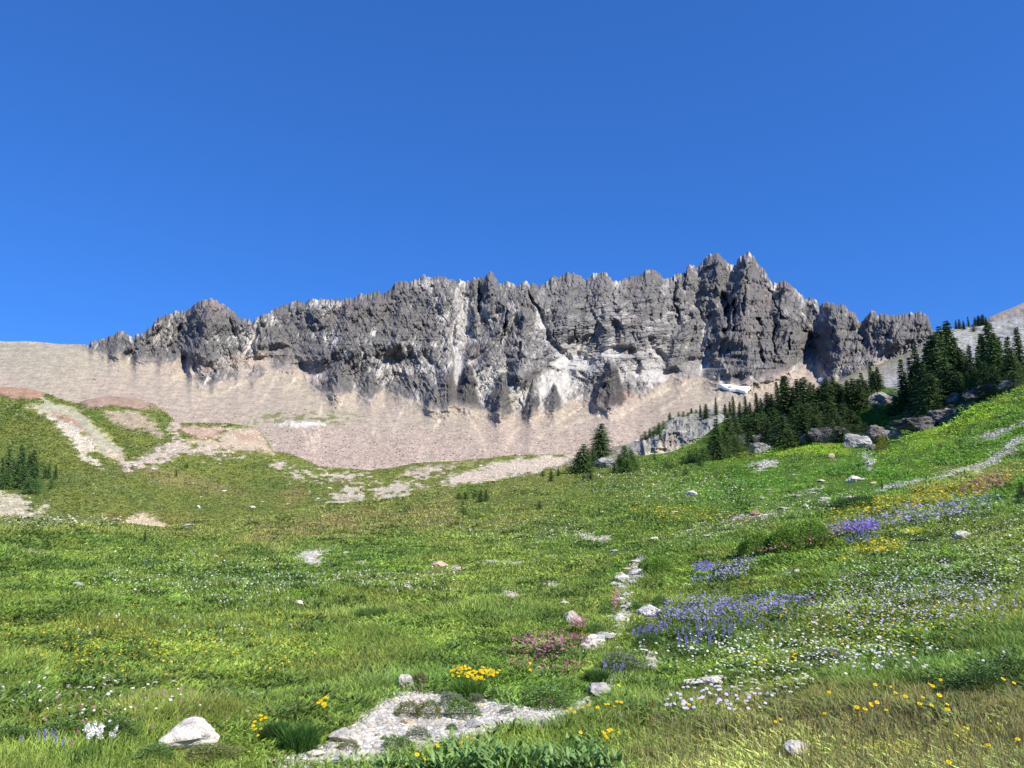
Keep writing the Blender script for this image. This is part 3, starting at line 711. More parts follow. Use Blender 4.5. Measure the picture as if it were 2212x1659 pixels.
BARE = [  # picture centre, half sizes, rotation, colour
    (1268,1160,30,9,14,(.58,.46,.31)), (1300,1165,16,8,-10,(.58,.47,.33)), (1062,1216,34,5,2,(.55,.45,.31)), (1105,1217,20,3,0,(.5,.4,.3)), (668,1198,26,9,-12,(.52,.48,.42)),
    (677,1212,22,7,4,(.52,.48,.42)), (985,1228,16,5,0,(.5,.42,.33)), (1404,1418,26,13,28,(.50,.48,.43)), (1321,1462,18,9,20,(.56,.53,.47)),
    (1320,1330,5,4,0,(.5,.45,.4)), (1240,1525,30,7,0,(.55,.52,.46)), (1104,1283,24,5,8,(.42,.37,.3)), (1648,1004,32,7,-6,(.42,.40,.36)), (1645,1012,14,5,-20,(.42,.40,.36)),
    (90,1200,24,3,6,(.36,.27,.2)), (60,1195,16,3,0,(.36,.28,.2)), (137,1372,12,5,0,(.30,.23,.17)), (200,1385,14,5,-10,(.30,.23,.17)), (1876,1000,8,15,14,(.55,.54,.52)), (1868,985,6,10,0,(.5,.48,.45)),
    (1960,1046,70,4,-12,(.48,.46,.42)), (1916,1052,26,4,-18,(.48,.46,.42)), (2040,1030,30,4,-8,(.46,.44,.4)), (2155,990,60,9,-30,(.50,.48,.43)), (2195,958,30,9,-28,(.52,.5,.45)), (2165,935,60,7,-20,(.45,.41,.35)),
    (2100,1010,60,5,-14,(.42,.40,.33)), (1790,1078,10,3,0,(.4,.38,.34)), (1700,1236,14,5,-10,(.4,.38,.3)), (2042,1222,20,8,30,(.42,.40,.33)), (1350,1247,26,4,20,(.45,.33,.2)), (1620,1117,50,4,-6,(.20,.15,.10)),
    (1220,1420,10,6,0,(.4,.37,.33)), (1170,1448,16,5,0,(.46,.43,.4)), (60,1110,60,10,10,(.42,.42,.37)), (690,1650,80,14,-6,(.5,.48,.43)), (1745,1062,30,3,-14,(.4,.37,.3)), (780,1215,10,3,0,(.42,.37,.3)),
    (1180,1262,14,3,8,(.42,.38,.33)), (1195,1262,16,3,5,(.45,.42,.38)), (870,1265,18,3,0,(.42,.38,.33)), (1880,945,14,10,-20,(.40,.37,.33)), (1895,935,16,5,-20,(.42,.37,.3)), (1905,870,22,5,0,(.38,.34,.3))]
gravel = sstep(-2, 4, poly_dist(GRAVEL, NX, NY) + g2 * 7)
sd, sf = line_dist(STREAM, NX, NY)
bed = sstep(2, -3, sd - STREAM_W * 1.25 * (0.8 + 0.5 * np.sin(sf * 15)) - g2 * 4)
Cn = np.ones(NX.shape + (3,)) * np.array([0.115, 0.148, 0.033])
Cn = mixc(Cn, [0.078, 0.125, 0.028], np.clip(g1 * 1.2 + .2, 0, 1) * .8)
Cn = mixc(Cn, [0.175, 0.185, 0.048], np.clip(g3 * 1.3 + g2 * .5 + .1, 0, 1) * .7)
far_dry = sstep(1190, 1120, NY + 30 * g3) * sstep(1380, 1000, NX)
Cn = mixc(Cn, [0.165, 0.155, 0.052], far_dry * np.clip(.75 + g4, 0, 1) * .85)
Cn = mixc(Cn, [0.21, 0.135, 0.075], np.clip(blob(NX, NY, 720, 1140, 320, 34, -6) * 1.2 + g4 * .9, 0, 1) * .45)
Cn = mixc(Cn, [0.085, 0.165, 0.022], sstep(1350, 1560, NX) * sstep(1150, 1040, NY) * np.clip(.8 + g4, 0, 1) * .75)
Cn = mixc(Cn, [0.20, 0.26, 0.03], np.clip((blob(NX, NY, 1700, 968, 200, 22, -2) + g2 * .7) * 2.2, 0, 1) * .75)
Cn = mixc(Cn, [0.20, 0.27, 0.03], np.clip((blob(NX, NY, 2060, 920, 170, 24, -24) + g2 * .7) * 2.2, 0, 1) * .75)
Cn = mixc(Cn, [0.22, 0.20, 0.065], np.clip((blob(NX, NY, 2080, 1040, 190, 36, -16) + g2 * .5) * 1.8, 0, 1) * .7)
Cn = mixc(Cn, [0.21, 0.175, 0.070], sstep(1440, 1600, NX + g4 * 100) * sstep(1470, 1530, NY + g4 * 30) * .75)
Cn = mixc(Cn, [0.26, 0.26, 0.10], sstep(1300, 1600, NX + g4 * 100) * sstep(1570, 1640, NY + g2 * 30) * .75)
moss = np.clip((blob(NX, NY, 2130, 1590, 90, 13) + g2 * .8) * 2, 0, 1)
moss = np.maximum(moss, np.clip((blob(NX, NY, 1960, 1625, 120, 12) + g2 * .9) * 2 - .3, 0, 1) * .7)
Cn = mixc(Cn, [0.46, 0.39, 0.045], moss)
for cx_, cy_, rx_, ry_ in [(1990,1150,40,7),(1870,1190,50,6),(1830,1210,20,5)]:
    Cn = mixc(Cn, [0.40, 0.36, 0.04], np.clip((blob(NX, NY, cx_, cy_, rx_, ry_) + g2 * .9) * 2, 0, 1) * .7)
bare = np.zeros(NX.shape)
for cx_, cy_, rx_, ry_, ro, c_ in BARE:
    m = np.clip((blob(NX, NY, cx_, cy_, rx_, ry_, ro) + g2 * .95 + fbm(NX / 5, NY / 3, 37, 3) * .8 + .1) * 2, 0, 1)
    Cn = mixc(Cn, c_, m); bare = np.maximum(bare, m)
Cn = np.clip(Cn * np.array([1.44, 1.48, 1.35]), 0, .62)
# rock under the wooded outcrops
rk = sstep(1560, 1600, NX) * sstep(4, -6, NY - lin(crest_y, NX)) * np.clip(.45 + g2 * 1.5, 0, 1)
Cn = mixc(Cn, [0.20, 0.195, 0.185], rk)
Cn = mixc(Cn, [0.075, 0.15, 0.02], np.clip((blob(NX, NY, 1900, 905, 75, 30) + g2 * .3) * 3, 0, 1))
Cn = mixc(Cn, [0.44, 0.40, 0.33], gravel); Cn = mixc(Cn, [0.34, 0.31, 0.255], bed)
NOGRASS = np.maximum(np.maximum(gravel, bed), bare)
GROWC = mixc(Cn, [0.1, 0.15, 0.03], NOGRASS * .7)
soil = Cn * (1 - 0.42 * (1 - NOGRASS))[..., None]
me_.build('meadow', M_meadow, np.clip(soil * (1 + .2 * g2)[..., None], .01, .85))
LOFTS = [me_, ba, hl, mt, fr]

def ground(x, y):
    """ground point seen at picture point (x, y), and the metres one picture unit spans there"""
    for L in LOFTS:
        p = L.hit(x, y)
        if p is not None:
            depth = p[1] * CT + p[2] * ST
            return Vector(p), depth / F
    raise ValueError((x, y))
# ------------------------------------------------------------------ scattering over a sheet
def scatter(L, dens, n, extra=None, xr=(-520, 2800), yr=(-1, 1900)):
    sx, sy = L.sx, L.sy
    a = np.abs((sx[:-1, 1:] - sx[:-1, :-1]) * (sy[:-1, :-1] - sy[1:, :-1]))
    vis = (sy[1:, :-1] < sy[:-1, :-1]) & (sx[:-1, :-1] > xr[0]) & (sx[:-1, :-1] < xr[1]) & (sy[:-1, :-1] < yr[1]) & (sy[:-1, :-1] > yr[0])
    w = (a * vis * dens[:-1, :-1] * np.where((sx[:-1, :-1] > -40) & (sx[:-1, :-1] < 2252), 1.0, .4)).ravel()
    c = np.cumsum(w); u = rng.random(n) * c[-1]
    k = np.minimum(np.searchsorted(c, u), len(w) - 1)
    j, i = np.divmod(k, sx.shape[1] - 1)
    s = rng.random(n); t = rng.random(n)
    def bil(A):
        w00 = (1 - s) * (1 - t); w01 = (1 - s) * t; w10 = s * (1 - t); w11 = s * t
        if A.ndim == 3:
            w00, w01, w10, w11 = [q[:, None] for q in (w00, w01, w10, w11)]
        return A[j, i] * w00 + A[j, i + 1] * w01 + A[j + 1, i] * w10 + A[j + 1, i + 1] * w11
    return [bil(L.P)] + [bil(A) for A in (extra or [])]

# ------------------------------------------------------------------ grass and herbs of the meadow
def blades(name, label, category, P, col, h, w, per, spread, lean, kind='grass', seed=1):
    """per blades around each tuft centre"""
    g = np.random.default_rng(seed)
    n = len(P) * per
    c = np.repeat(P, per, 0); cc = np.repeat(col, per, 0); hh = np.repeat(h, per) * g.uniform(.45, 1.15, n); ww = np.repeat(w, per) * g.uniform(.7, 1.3, n)
    sp = np.repeat(spread, per)
    a = g.uniform(0, 2 * np.pi, n); rad = np.sqrt(g.random(n)) * sp
    base = c + np.stack([np.cos(a) * rad, np.sin(a) * rad, -0.01 * np.ones(n)], -1)
    la = a + g.normal(0, .8, n); ln = np.repeat(lean, per) * g.uniform(.2, 1.4, n)
    d = np.stack([np.cos(la), np.sin(la), np.zeros(n)], -1)
    sa = g.uniform(0, np.pi, n); sd_ = np.stack([np.cos(sa), np.sin(sa), np.zeros(n)], -1) * ww[:, None] * .5
    up = np.array([0, 0, 1.0])
    if kind == 'grass':
        m = base + d * (hh * ln * .35)[:, None] + up * (hh * .6)[:, None]
        t = base + d * (hh * ln)[:, None] + up * (hh * 1.0)[:, None]
        V = np.stack([base - sd_, base + sd_, m + sd_ * .8, m - sd_ * .8, t], 1)
    else:
        m = base + d * (hh * ln * .6)[:, None] + up * (hh * .55)[:, None]
        t = base + d * (hh * ln * 1.2)[:, None] + up * (hh * .72)[:, None]
        V = np.stack([base - sd_ * .2, base + sd_ * .2, m + sd_ * 1.6, m - sd_ * 1.6, t], 1)
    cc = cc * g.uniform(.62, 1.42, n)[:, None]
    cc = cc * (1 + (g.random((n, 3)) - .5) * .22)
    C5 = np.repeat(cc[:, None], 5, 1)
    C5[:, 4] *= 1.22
    i = np.arange(n)[:, None] * 5
    f = np.concatenate([i, i + 1, i + 2, i + 3, i + 3, i + 2, i + 4], 1)
    sizes = np.tile([4, 3], n)
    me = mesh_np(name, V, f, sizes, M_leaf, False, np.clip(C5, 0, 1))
    return link(name, me, kind='stuff', label=label, category=category)

STONES = [
 (410,1613,118,'white','big chalk-white boulder with flowers in front of its foot, left of the gravel patch','r',.9),
 (742,1602,60,'white','white angular boulder at the gravel edge beside the dark grass tussock','r',.95),
 (873,1486,34,'pale','upright cream boulder standing in the grass above the gravel patch','r',1.3),
 (866,1504,17,'blue','small blue-grey block at the upper rim of the gravel','r',1),
 (881,1564,34,'tan','tan wedge-shaped stone in the middle of the gravel','s',1.5),
 (954,1572,20,'white','upright white stone between two tufts on the gravel','r',1.2),
 (1020,1572,34,'blue','flat bluish slab on the gravel near the middle','s',1.3),
 (774,1634,24,'pale','rounded cream stone low on the gravel patch','r',1),
 (681,1634,34,'white','long white stone at the lower rim of the gravel','s',1.6),
 (783,1602,14,'tan','small yellowish stone touching the white angular boulder','r',1),
 (906,1572,14,'pale','small pointed stone beside the tan wedge stone','r',1.3),
 (905,1618,18,'pale','cream block on the gravel under the yellow flowers','r',1),
 (655,1648,26,'white','white block at the lowest corner of the gravel','r',.8),
 (1236,1343,38,'pale','cream domed boulder alone in the grass left of the dry stream bed','r',1.1),
 (1404,1329,46,'white','large whitish boulder right of the stream bed with dark shade under it','r',1.1),
 (1217,1305,17,'white','small white boulder above the cream domed boulder','r',1),
 (1182,1342,12,'white','little white stone left of the cream domed boulder','r',.8),
 (1481,1263,22,'pale','flat pale slab in the grass above the lupine patch','s',1),
 (1541,1274,14,'grey','grey slab among the thin lupines','s',1.2),
 (1513,1288,20,'dark','dark low slab at the upper edge of the lupine patch','s',1.2),
 (1291,1500,48,'grey','grey-white boulder lying below the stony step','r',.75),
 (1317,1488,15,'grey','small grey stone behind the grey-white boulder','r',1),
 (1542,1474,58,'white','flat white slab sunk in flowery grass','s',1.5),
 (1498,1478,48,'white','broken continuation of the flat white slab','s',1.1),
 (1321,1470,26,'pale','pale slab in the small bare step','s',1.2),
 (1404,1428,30,'pale','pale slab in the stony scar right of the stream','s',1.3),
 (1406,1444,26,'grey','grey block at the foot of the stony scar','r',.7),
 (1388,1399,12,'white','upright white stone at the head of the stony scar','r',1.5),
 (1337,1401,18,'pale','pale triangular stone right of the stream bend','s',1.6),
 (1160,1446,18,'pale','pale stone lying among pink flowers','r',.8),
 (1202,1440,22,'grey','grey rough stone beside the pink flowers','r',.8),
 (1166,1460,16,'white','white stone under the pale one among pink flowers','r',.8),
 (1251,1524,38,'white','white flat stone where gravel and grass meet on the far end','s',1.2),
 (1716,1637,64,'white','grey-white slanting boulder in dry grass at the bottom edge','r',.95),
 (2076,1163,34,'pale','domed boulder with dark shaded side in the flowery slope','r',.95),
 (1722,1237,13,'white','small white stone in the yellow-green flowers','r',1),
 (1690,1099,26,'grey','smooth grey boulder with dark base near the long row of stones','r',.75),
 (1632,1114,24,'brown','brownish peaked boulder in the row of stones','r',1),
 (1654,1116,12,'pale','small pale stone right of the brownish peaked boulder','r',.9),
 (1741,1096,16,'white','white stone uphill of the smooth grey boulder','r',.8),
 (1600,1115,15,'grey','low grey stone left of the brownish peaked boulder','s',1.4),
 (1613,1125,12,'tan','tan stone below the brownish peaked boulder','s',1.5),
 (1588,1120,10,'grey','little grey stone at the row end','r',.8),
 (1557,1119,8,'white','tiny white stone alone in bright grass','r',.9),
 (1559,1130,8,'pale','tiny pale stone below the tiny white stone','r',.9),
 (1781,1078,28,'grey','long flat ledge stone in green grass','s',1.5),
 (1760,1066,20,'pale','slanting pale slab above the long ledge stone','s',1.4),
 (1714,1027,16,'pale','pale stone in bright grass under the woods','r',.7),
 (1772,1041,18,'pale','pale stone with fragments in bright grass','r',.7),
 (1797,990,13,'tan','tan upright stone on the steep green bank','r',1.2),
 (1662,1058,14,'grey','grey stone half hidden in bright grass','r',.6),
 (1645,1076,13,'tan','tan stone beside a brown hollow','s',1.5),
 (1723,1073,13,'grey','brown-grey stone beside a dark heather clump','s',1.6),
 (1493,1070,24,'white','white pyramid-shaped boulder alone in the bright meadow','r',.8),
 (1490,1146,17,'grey','grey stone above the red flower spot','s',1.4),
 (1528,1159,13,'white','white block in pale flowers','r',.7),
 (1459,1106,17,'tan','tan slab in the meadow right of the bare soil','s',1.1),
 (1415,1166,16,'white','white forked stone pile in the grass','r',.8),
 (1570,1036,9,'grey','small grey stone below the shrubs','r',.7),
 (1842,1041,34,'white','large whitish split boulder below the stony rill','s',1.7),
 (1862,1036,20,'grey','grey half of the split boulder','r',.7),
 (1888,1044,16,'tan','tan boulder right of the split boulder','r',.8),
 (1835,1074,28,'grey','grey ledge stone behind the wide green shrub','s',1.4),
 (2029,1216,20,'pale','pale slab in the flower slope','s',1.3), (2060,1216,15,'pale','smaller pale slab beside the pale slab in the flower slope','s',1.2),
 (170,1264,32,'grey','grey-white slab lying in the left meadow','s',1.2),
 (647,1303,28,'white','white boulder alone in the middle of the left meadow','r',.85),
 (672,1208,20,'white','white stone on the bare patch of the left meadow','s',1.6), (688,1199,16,'pale','pale stone at the upper end of the bare patch','s',1.6),
 (405,1136,26,'grey','grey rock group on the hill crest beside the sandy scar','r',.7),
 (944,1221,34,'pink','pinkish rounded boulder in the mid meadow','r',.8),
 (989,1234,15,'pink','small pinkish stone right of the rounded boulder','r',.8),
 (957,1245,10,'pale','small pale stone below the pinkish boulder','r',.9),
 (747,1196,12,'pale','small pale stone near the bare patch','r',.7),
 (1327,1190,22,'blue','bluish boulder below the sandy bare soil','r',.65),
 (1152,1182,12,'blue','small bluish stone left of the bluish boulder','r',.6),
 (1190,1150,8,'grey','small grey stone on a bit of bare soil','r',1.2),
 (1357,1229,16,'tan','tan stone beside the upper stream','r',.8),
 (1340,1240,14,'tan','tan slab beside the upper stream','s',1.4),
 (874,1267,16,'pale','low pale stone in dark grass','s',1.2),
 (1104,1284,26,'pink','flat pinkish slab in a bare strip','s',1.1),
 (1186,1262,22,'pale','flat pale slab left of the stream head','s',1.1),
 (1300,1107,7,'white','tiny bright stone in the upper meadow','r',.8),
 (1112,1053,8,'blue','small bluish stone near the meadow crest','r',.8),
 (56,1092,14,'grey','grey stone beside the rock field at the left edge','r',.7),
 (66,1105,11,'dark','dark stone below the left trees','r',.8),
 (1374,953,15,'blue','blue-grey boulder perched at the foot of the grey rib','r',.75),
 (222,1052,0,'','','',0)]
CLEAR = np.zeros(NX.shape)
for q_ in STONES:
    if q_[2] > 9: CLEAR = np.maximum(CLEAR, np.clip(blob(NX, NY, q_[0], q_[1] + 3 + q_[2] * .16, q_[2] * .6 + 2, 7 + q_[2] * .24) * 6, 0, 1))
dens = (1 - sstep(.25, .8, NOGRASS)) * (1 - CLEAR) * (0.35 + 0.65 * (NY < 1560)) * (NY < 1800) * np.where((NX > 1780) & (NY < lin(crest_y, NX)), (Cn[..., 1] > Cn[..., 0] * 1.1), NY > lin(crest_y, NX) - 6) + 1e-9
RG = me_.r
P1, c1, y1, x1, r1, nn = scatter(me_, dens, 80000, [GROWC, NY, NX, RG, g1])
tall = np.clip(fbm(P1[:, 0] / 1.1, P1[:, 1] / 1.1, 91, 3) * 1.3 + .5, .15, 1.5)
tc = 1 + fbm(P1[:, 0] / .5, P1[:, 1] / .5, 92, 2)[:, None] * .5
hue = fbm(P1[:, 0] / 1.7, P1[:, 1] / 1.7, 93, 3)[:, None]
c1 = c1 * tc * (1 + hue * np.array([.32, .08, -.12])) * 1.6
blades('meadow_grass', 'green alpine grass covering the whole near meadow slope', 'grass', P1, c1,
       (.030 + .055 * tall ** 1.5) * (1 + r1 / 60), np.maximum(.0035, r1 * .00085), 7, .05 + r1 * .006, np.full(len(P1), .75), seed=2)
P2, c2, r2, x2, y2 = scatter(me_, dens, 60000, [GROWC, RG, NX, NY])
tc = 1 + fbm(P2[:, 0] / .35, P2[:, 1] / .35, 95, 2)[:, None] * .7
lush = np.clip(fbm(P2[:, 0] / 1.4, P2[:, 1] / 1.4, 96, 3) + .55, .1, 1.4)
c2 = c2 * tc * np.array([1.0, 1.15, .9]) * 1.4
blades('meadow_herbs', 'low broad-leaved herbs growing among the meadow grass', 'herbs', P2, c2,
       (.030 + .045 * lush) * (1 + r2 / 60), np.maximum(.008, r2 * .0013), 9, .06 + r2 * .006, np.full(len(P2), .9), kind='leaf', seed=3)
lushm = np.clip((fbm(NX / 38, NY / 13, 97, 4) - .12) * 5, 0, 1) * (NY < 1600)
P5, c5, r5 = scatter(me_, dens * lushm + 1e-9, 15000, [GROWC, RG])
c5 = (c5 * .35 + np.array([.060, .12, .026]) * .65) * (1 + .5 * fbm(P5[:, 0] / .25, P5[:, 1] / .25, 98, 2)[:, None]) * 1.3
blades('lush_herbs', 'darker green leafy plant clumps standing above the meadow grass', 'herbs', P5, c5,
       (.06 + .05 * rng.random(len(P5))) * (1 + r5 / 60), np.maximum(.011, r5 * .0014), 8, .05 + r5 * .005, np.full(len(P5), .7), kind='leaf', seed=13)
# pale dry seed stalks in the straw-coloured corner
dry = np.clip(sstep(1250, 1500, NX) * sstep(1480, 1560, NY) + .12 * np.clip(blob(NX, NY, 500, 1200, 420, 50), 0, 1), 0, 1) * (1 - NOGRASS) * (NY < 1800)
P3, c3, r3 = scatter(me_, dry + 1e-9, 7500, [GROWC, RG])
c3 = np.where((rng.random(len(P3)) < .16)[:, None], np.array([[.20, .10, .05]]), np.array([[.34, .32, .14]])) * rng.uniform(.6, 1.3, (len(P3), 1))
blades('dry_grass', 'straw-coloured and reddish dry grass stalks at the near corner of the meadow', 'grass', P3, c3,
       (.07 + .07 * rng.random(len(P3))), np.maximum(.0025, r3 * .0007), 4, np.full(len(P3), .06), np.full(len(P3), .35), seed=4)
# turf of the basin beyond the crest: coarse tufts
db = np.clip(1.2 - np.abs(Cb[..., 0] - Cb[..., 1] * .8) * 9 - (Cb[..., 0] > .22) * 2, 0, 1) * (Cb[..., 1] > Cb[..., 0] * .86) + 1e-9
P4, c4, r4 = scatter(ba, db, 60000, [Cb, ba.r], yr=(840, 1180))
blades('basin_grass', 'short turf on the green hills below the scree', 'grass', P4, c4 * rng.uniform(.6, 1.35, (len(P4), 1)) * 1.3,
       r4 * .0013, r4 * .0011, 3, r4 * .003, np.full(len(P4), .9), kind='leaf', seed=5)

# ------------------------------------------------------------------ stones
def ico(sub):
    import bmesh
    bm = bmesh.new(); bmesh.ops.create_icosphere(bm, subdivisions=sub, radius=1)
    v = np.array([q.co[:] for q in bm.verts]); f = np.array([[w.index for w in q.verts] for q in bm.faces]); bm.free()
    return v, f
ICO4 = ico(4); ICO3 = ico(3); ICO1 = ico(1)
def rock_mesh(name, seed, mat, flat=.7, sub=3, planes=13, rough=.05, col=(.54, .51, .46), dark=(.33, .31, .28), elong=1.25):
    g = np.random.default_rng(seed)
    v, f = {4: ICO4, 3: ICO3, 1: ICO1}[sub]
    N_ = g.normal(size=(planes, 3)); N_ /= np.linalg.norm(N_, axis=1)[:, None]
    D = g.uniform(.52, .95, planes)
    q = v @ N_.T
    rr_ = np.min(np.where(q > .05, D / np.maximum(q, .05), 9), axis=1)
    rr_ = np.minimum(rr_, 1.15)
    nz = fbm(v[:, 0] * 2.3 + v[:, 2] * 1.7 + seed, v[:, 1] * 2.3 - v[:, 2] * 1.3, seed, 4)
    p = v * (rr_ * (1 + nz * rough * 2))[:, None] * np.array([elong, .85, flat])
    s_ = 1 / (p[:, 0].max() - p[:, 0].min()); p = p * s_; p[:, 2] -= p[:, 2].min()
    m = np.clip(fbm(v[:, 0] * 1.5 + seed, v[:, 1] * 1.5 + v[:, 2] * 2.2, seed + 5, 4) * 1.4 + .3, 0, 1)[:, None]
    c = np.array(col) * (1 - m * .75) + np.array(dark) * m * .75
    return mesh_np(name, p, f, np.full(len(f), 3), mat, False, c)
ROCKS = [rock_mesh('stone', 100 + i, M_stone, flat=.5 + .12 * (i % 4), rough=.04 + .015 * (i % 3), elong=1.1 + .2 * (i % 3)) for i in range(9)]
SLABS = [rock_mesh('stone', 150 + i, M_stone, flat=.24 + .05 * i, elong=1.4) for i in range(4)]
SMALL = [rock_mesh('stone', 180 + i, M_stone, flat=.5, sub=3, planes=9, rough=.02) for i in range(6)]
TINT = dict(white=(1.32, 1.30, 1.24), pale=(1.15, 1.11, 1.02), grey=(.85, .85, .86), blue=(.88, .95, .98), tan=(1.0, .84, .62), pink=(.92, .72, .62), brown=(.55, .38, .27), dark=(.28, .27, .28))
def stone(x, y, w, tint='pale', label='', shape='r', sink=.16, name='boulder', cat='boulder', group=None, hgt=1.0, rz=None, mesh=None):
    """x, y: foot of the stone in the picture, w: its width in picture units"""
    p, k = ground(x, y)
    me = mesh or random.choice(SLABS if shape == 's' else ROCKS)
    o = link(name, me, label=label, category=cat)
    s = w * k * 1.15
    o.scale = (s, s * random.uniform(.8, 1.1), s * hgt * random.uniform(.9, 1.1))
    o.location = p + Vector((0, 0, -s * sink * .6))
    o.rotation_euler = (random.uniform(-.12, .12), random.uniform(-.12, .12), random.uniform(-.5, .5) if rz is None else rz)
    t = TINT[tint]; o.color = (*t, 1)
    if group: o['group'] = group
    return o
for s_ in STONES:
    if not s_[2]: continue
    x, y, w, t, lb, sh, hg = s_
    me = None
    if w > 30: me = rock_mesh('boulder', int(x), M_stone, flat=.32 if sh == 's' else .68, sub=4, rough=.07, planes=14)
    stone(x, y, w, t, lb, sh, hgt=hg, mesh=me)
# stones heaped in the dry stream bed
bedpts = []
for i in range(76):
    f_ = (i + .5) / 76
    L_ = np.array(STREAM); seg = np.hypot(*(L_[1:] - L_[:-1]).T); cum = np.r_[0, np.cumsum(seg)] / seg.sum()
    x = np.interp(f_, cum, L_[:, 0]) + random.gauss(0, 5.5); y = np.interp(f_, cum, L_[:, 1]) + random.gauss(0, 4)
    bedpts.append((x, y, f_))
for x, y, f_ in sorted(bedpts, key=lambda q: q[1]):
    part = ['upper narrow reach', 'middle heap below the flat capstone', 'reach beside the large whitish boulder', 'lower bend above the pink flowers'][min(3, int(f_ * 4))]
    t = random.choice(['white', 'white', 'pale', 'grey', 'blue', 'white'])
    stone(x, y, random.uniform(13, 28) * (.85 + .5 * f_), t, 'angular pale stone in the dry stream bed, ' + part, random.choice('rrs'), name='stone', cat='stone', group='stream bed stones, ' + part, mesh=random.choice(SMALL + SLABS))
for x, y, w, t, lb in [(1344,1256,26,'white','flat white capstone across the dry stream bed'),(1327,1266,20,'white','white jagged stone left of the capstone'),(1367,1262,20,'blue','bluish stone right of the capstone'),(1380,1239,22,'white','white slanting slab high in the stream bed'),(1318,1335,22,'white','tall white stone in the lower stream bed'),(1336,1345,20,'blue','bluish leaning slab in the lower stream bed'),(1305,1380,30,'blue','smooth blue-grey slab at the stream bend'),(1276,1396,30,'white','white jagged block at the stream bend'),(1260,1402,22,'white','leaning white slab at the end of the stream'),(1233,1408,14,'white','small white stone beyond the end of the stream'),(1350,1290,20,'blue','blue-grey block in the middle of the stream bed')]:
    stone(x, y, w, t, lb, 'r', name='stone', cat='stone')
# larger pieces lying on the gravel patch
gp = np.array(GRAVEL); cnt = 0
while cnt < 70:
    x = random.uniform(610, 1270); y = random.uniform(1490, 1656)
    if poly_dist(GRAVEL, np.array([x]), np.array([y]))[0] < 2: continue
    if 830 < x < 980 and 1508 < y < 1552: continue
    zone = 'at its lower left end' if x < 800 else ('in its middle' if x < 1020 else 'along its thin right arm')
    stone(x, y, random.uniform(6, 14) * random.choice([1, 1, 1.6]), random.choice(['white', 'white', 'pale', 'blue', 'tan', 'grey']), 'small broken stone on the pale gravel patch, ' + zone, 'r', name='stone', cat='stone', group='small stones on the gravel patch, ' + zone, mesh=random.choice(SMALL + SLABS))
    cnt += 1
# pale stones strewn over the basin
BZ = [([(275,1000),(330,960),(372,925),(390,930),(400,960),(520,975),(600,985),(480,990),(400,985),(340,1005),(290,1020),(262,1015)], 34, 'in the stony gully mouth between the green hills', (3, 8)),
      ([(700,1078),(760,1050),(900,1035),(1060,1000),(1200,985),(1290,990),(1200,1008),(1060,1040),(920,1062)], 36, 'on the stony flat under the scree', (3, 7)),
      ([(560,985),(640,1010),(760,1025),(740,1080),(560,1100),(420,1090),(330,1050),(480,1060),(600,1040)], 26, 'on the green basin floor', (3, 8)),
      ([(100,905),(190,945),(280,1005),(200,1000),(120,950),(40,930),(20,905)], 18, 'on the left green hill beside the tan stripe', (3, 6)),
      ([(0,1065),(48,1070),(60,1110),(0,1125)], 14, 'in the rock field at the left edge', (4, 10)),
      ([(380,1000),(600,1000),(660,1030),(600,1040),(400,1020)], 8, 'along the upper edge of the basin floor', (3, 6))]
for poly, n, lb, (w0, w1) in BZ:
    q = np.array(poly); k_ = 0
    while k_ < n:
        x = random.uniform(max(1, q[:, 0].min()), q[:, 0].max()); y = random.uniform(q[:, 1].min(), q[:, 1].max())
        if poly_dist(poly, np.array([x]), np.array([y]))[0] < 0: continue
        stone(x, y, random.uniform(w0, w1) * random.choice([1, 1, 1, 1.4]), random.choice(['white', 'pale', 'pale', 'pink']), 'small pale stone ' + lb, 'r', name='stone', cat='stone', group='pale stones ' + lb, mesh=random.choice(SMALL), hgt=.8)
        k_ += 1
stone(545,1097,14,'white','bright white stone on the basin floor','s',hgt=1.4); stone(428,1098,11,'white','small bright stone at the foot of the left hump','r'); stone(735,1088,22,'pale','flat pale slab beside the basin rivulet','s')
stone(204,821,5,'dark','dark block alone on the scree under the left peak','r',name='boulder')

def rubble(name, label, cat, P, size, col, mat, seed):
    g = np.random.default_rng(seed); v, f = ICO1
    n = len(P); nv = len(v)
    N_ = g.normal(size=(8, 3)); sc = g.uniform(.45, 1.2, (n, nv, 1)) * .5 + .35
    a = g.uniform(0, 6.28, n); ca, sa = np.cos(a), np.sin(a)
    q = v[None] * sc * np.array([1, .8, .5])
    x = q[..., 0] * ca[:, None] - q[..., 1] * sa[:, None]; y = q[..., 0] * sa[:, None] + q[..., 1] * ca[:, None]
    V = np.stack([x, y, q[..., 2]], -1) * size[:, None, None] * .6 + P[:, None]
    Cc = np.repeat(col[:, None], nv, 1)
    Fc = (f[None] + (np.arange(n) * nv)[:, None, None]).reshape(-1)
    me = mesh_np(name, V, Fc, np.full(n * len(f), 3), mat, False, Cc)
    return link(name, me, kind='stuff', label=label, category=cat)
pal = np.array([[.62,.58,.50],[.52,.48,.41],[.42,.41,.39],[.52,.44,.33],[.33,.34,.34],[.68,.64,.57]])
Pg, = scatter(me_, gravel * (NX > 590) * (NX < 1290) * (NY > 1470) + 1e-12, 12000)
rubble('gravel', 'loose pale gravel filling the patch in the foreground', 'gravel', Pg, rng.uniform(.10, .24, len(Pg)) ** 2, pal[rng.integers(0, 6, len(Pg))] * rng.uniform(.7, 1.1, (len(Pg), 1)), M_stone, 5)
Pg, rg_ = scatter(me_, np.maximum(bed, bare * .6) + 1e-12, 7000, [RG], yr=(-1, 1480))
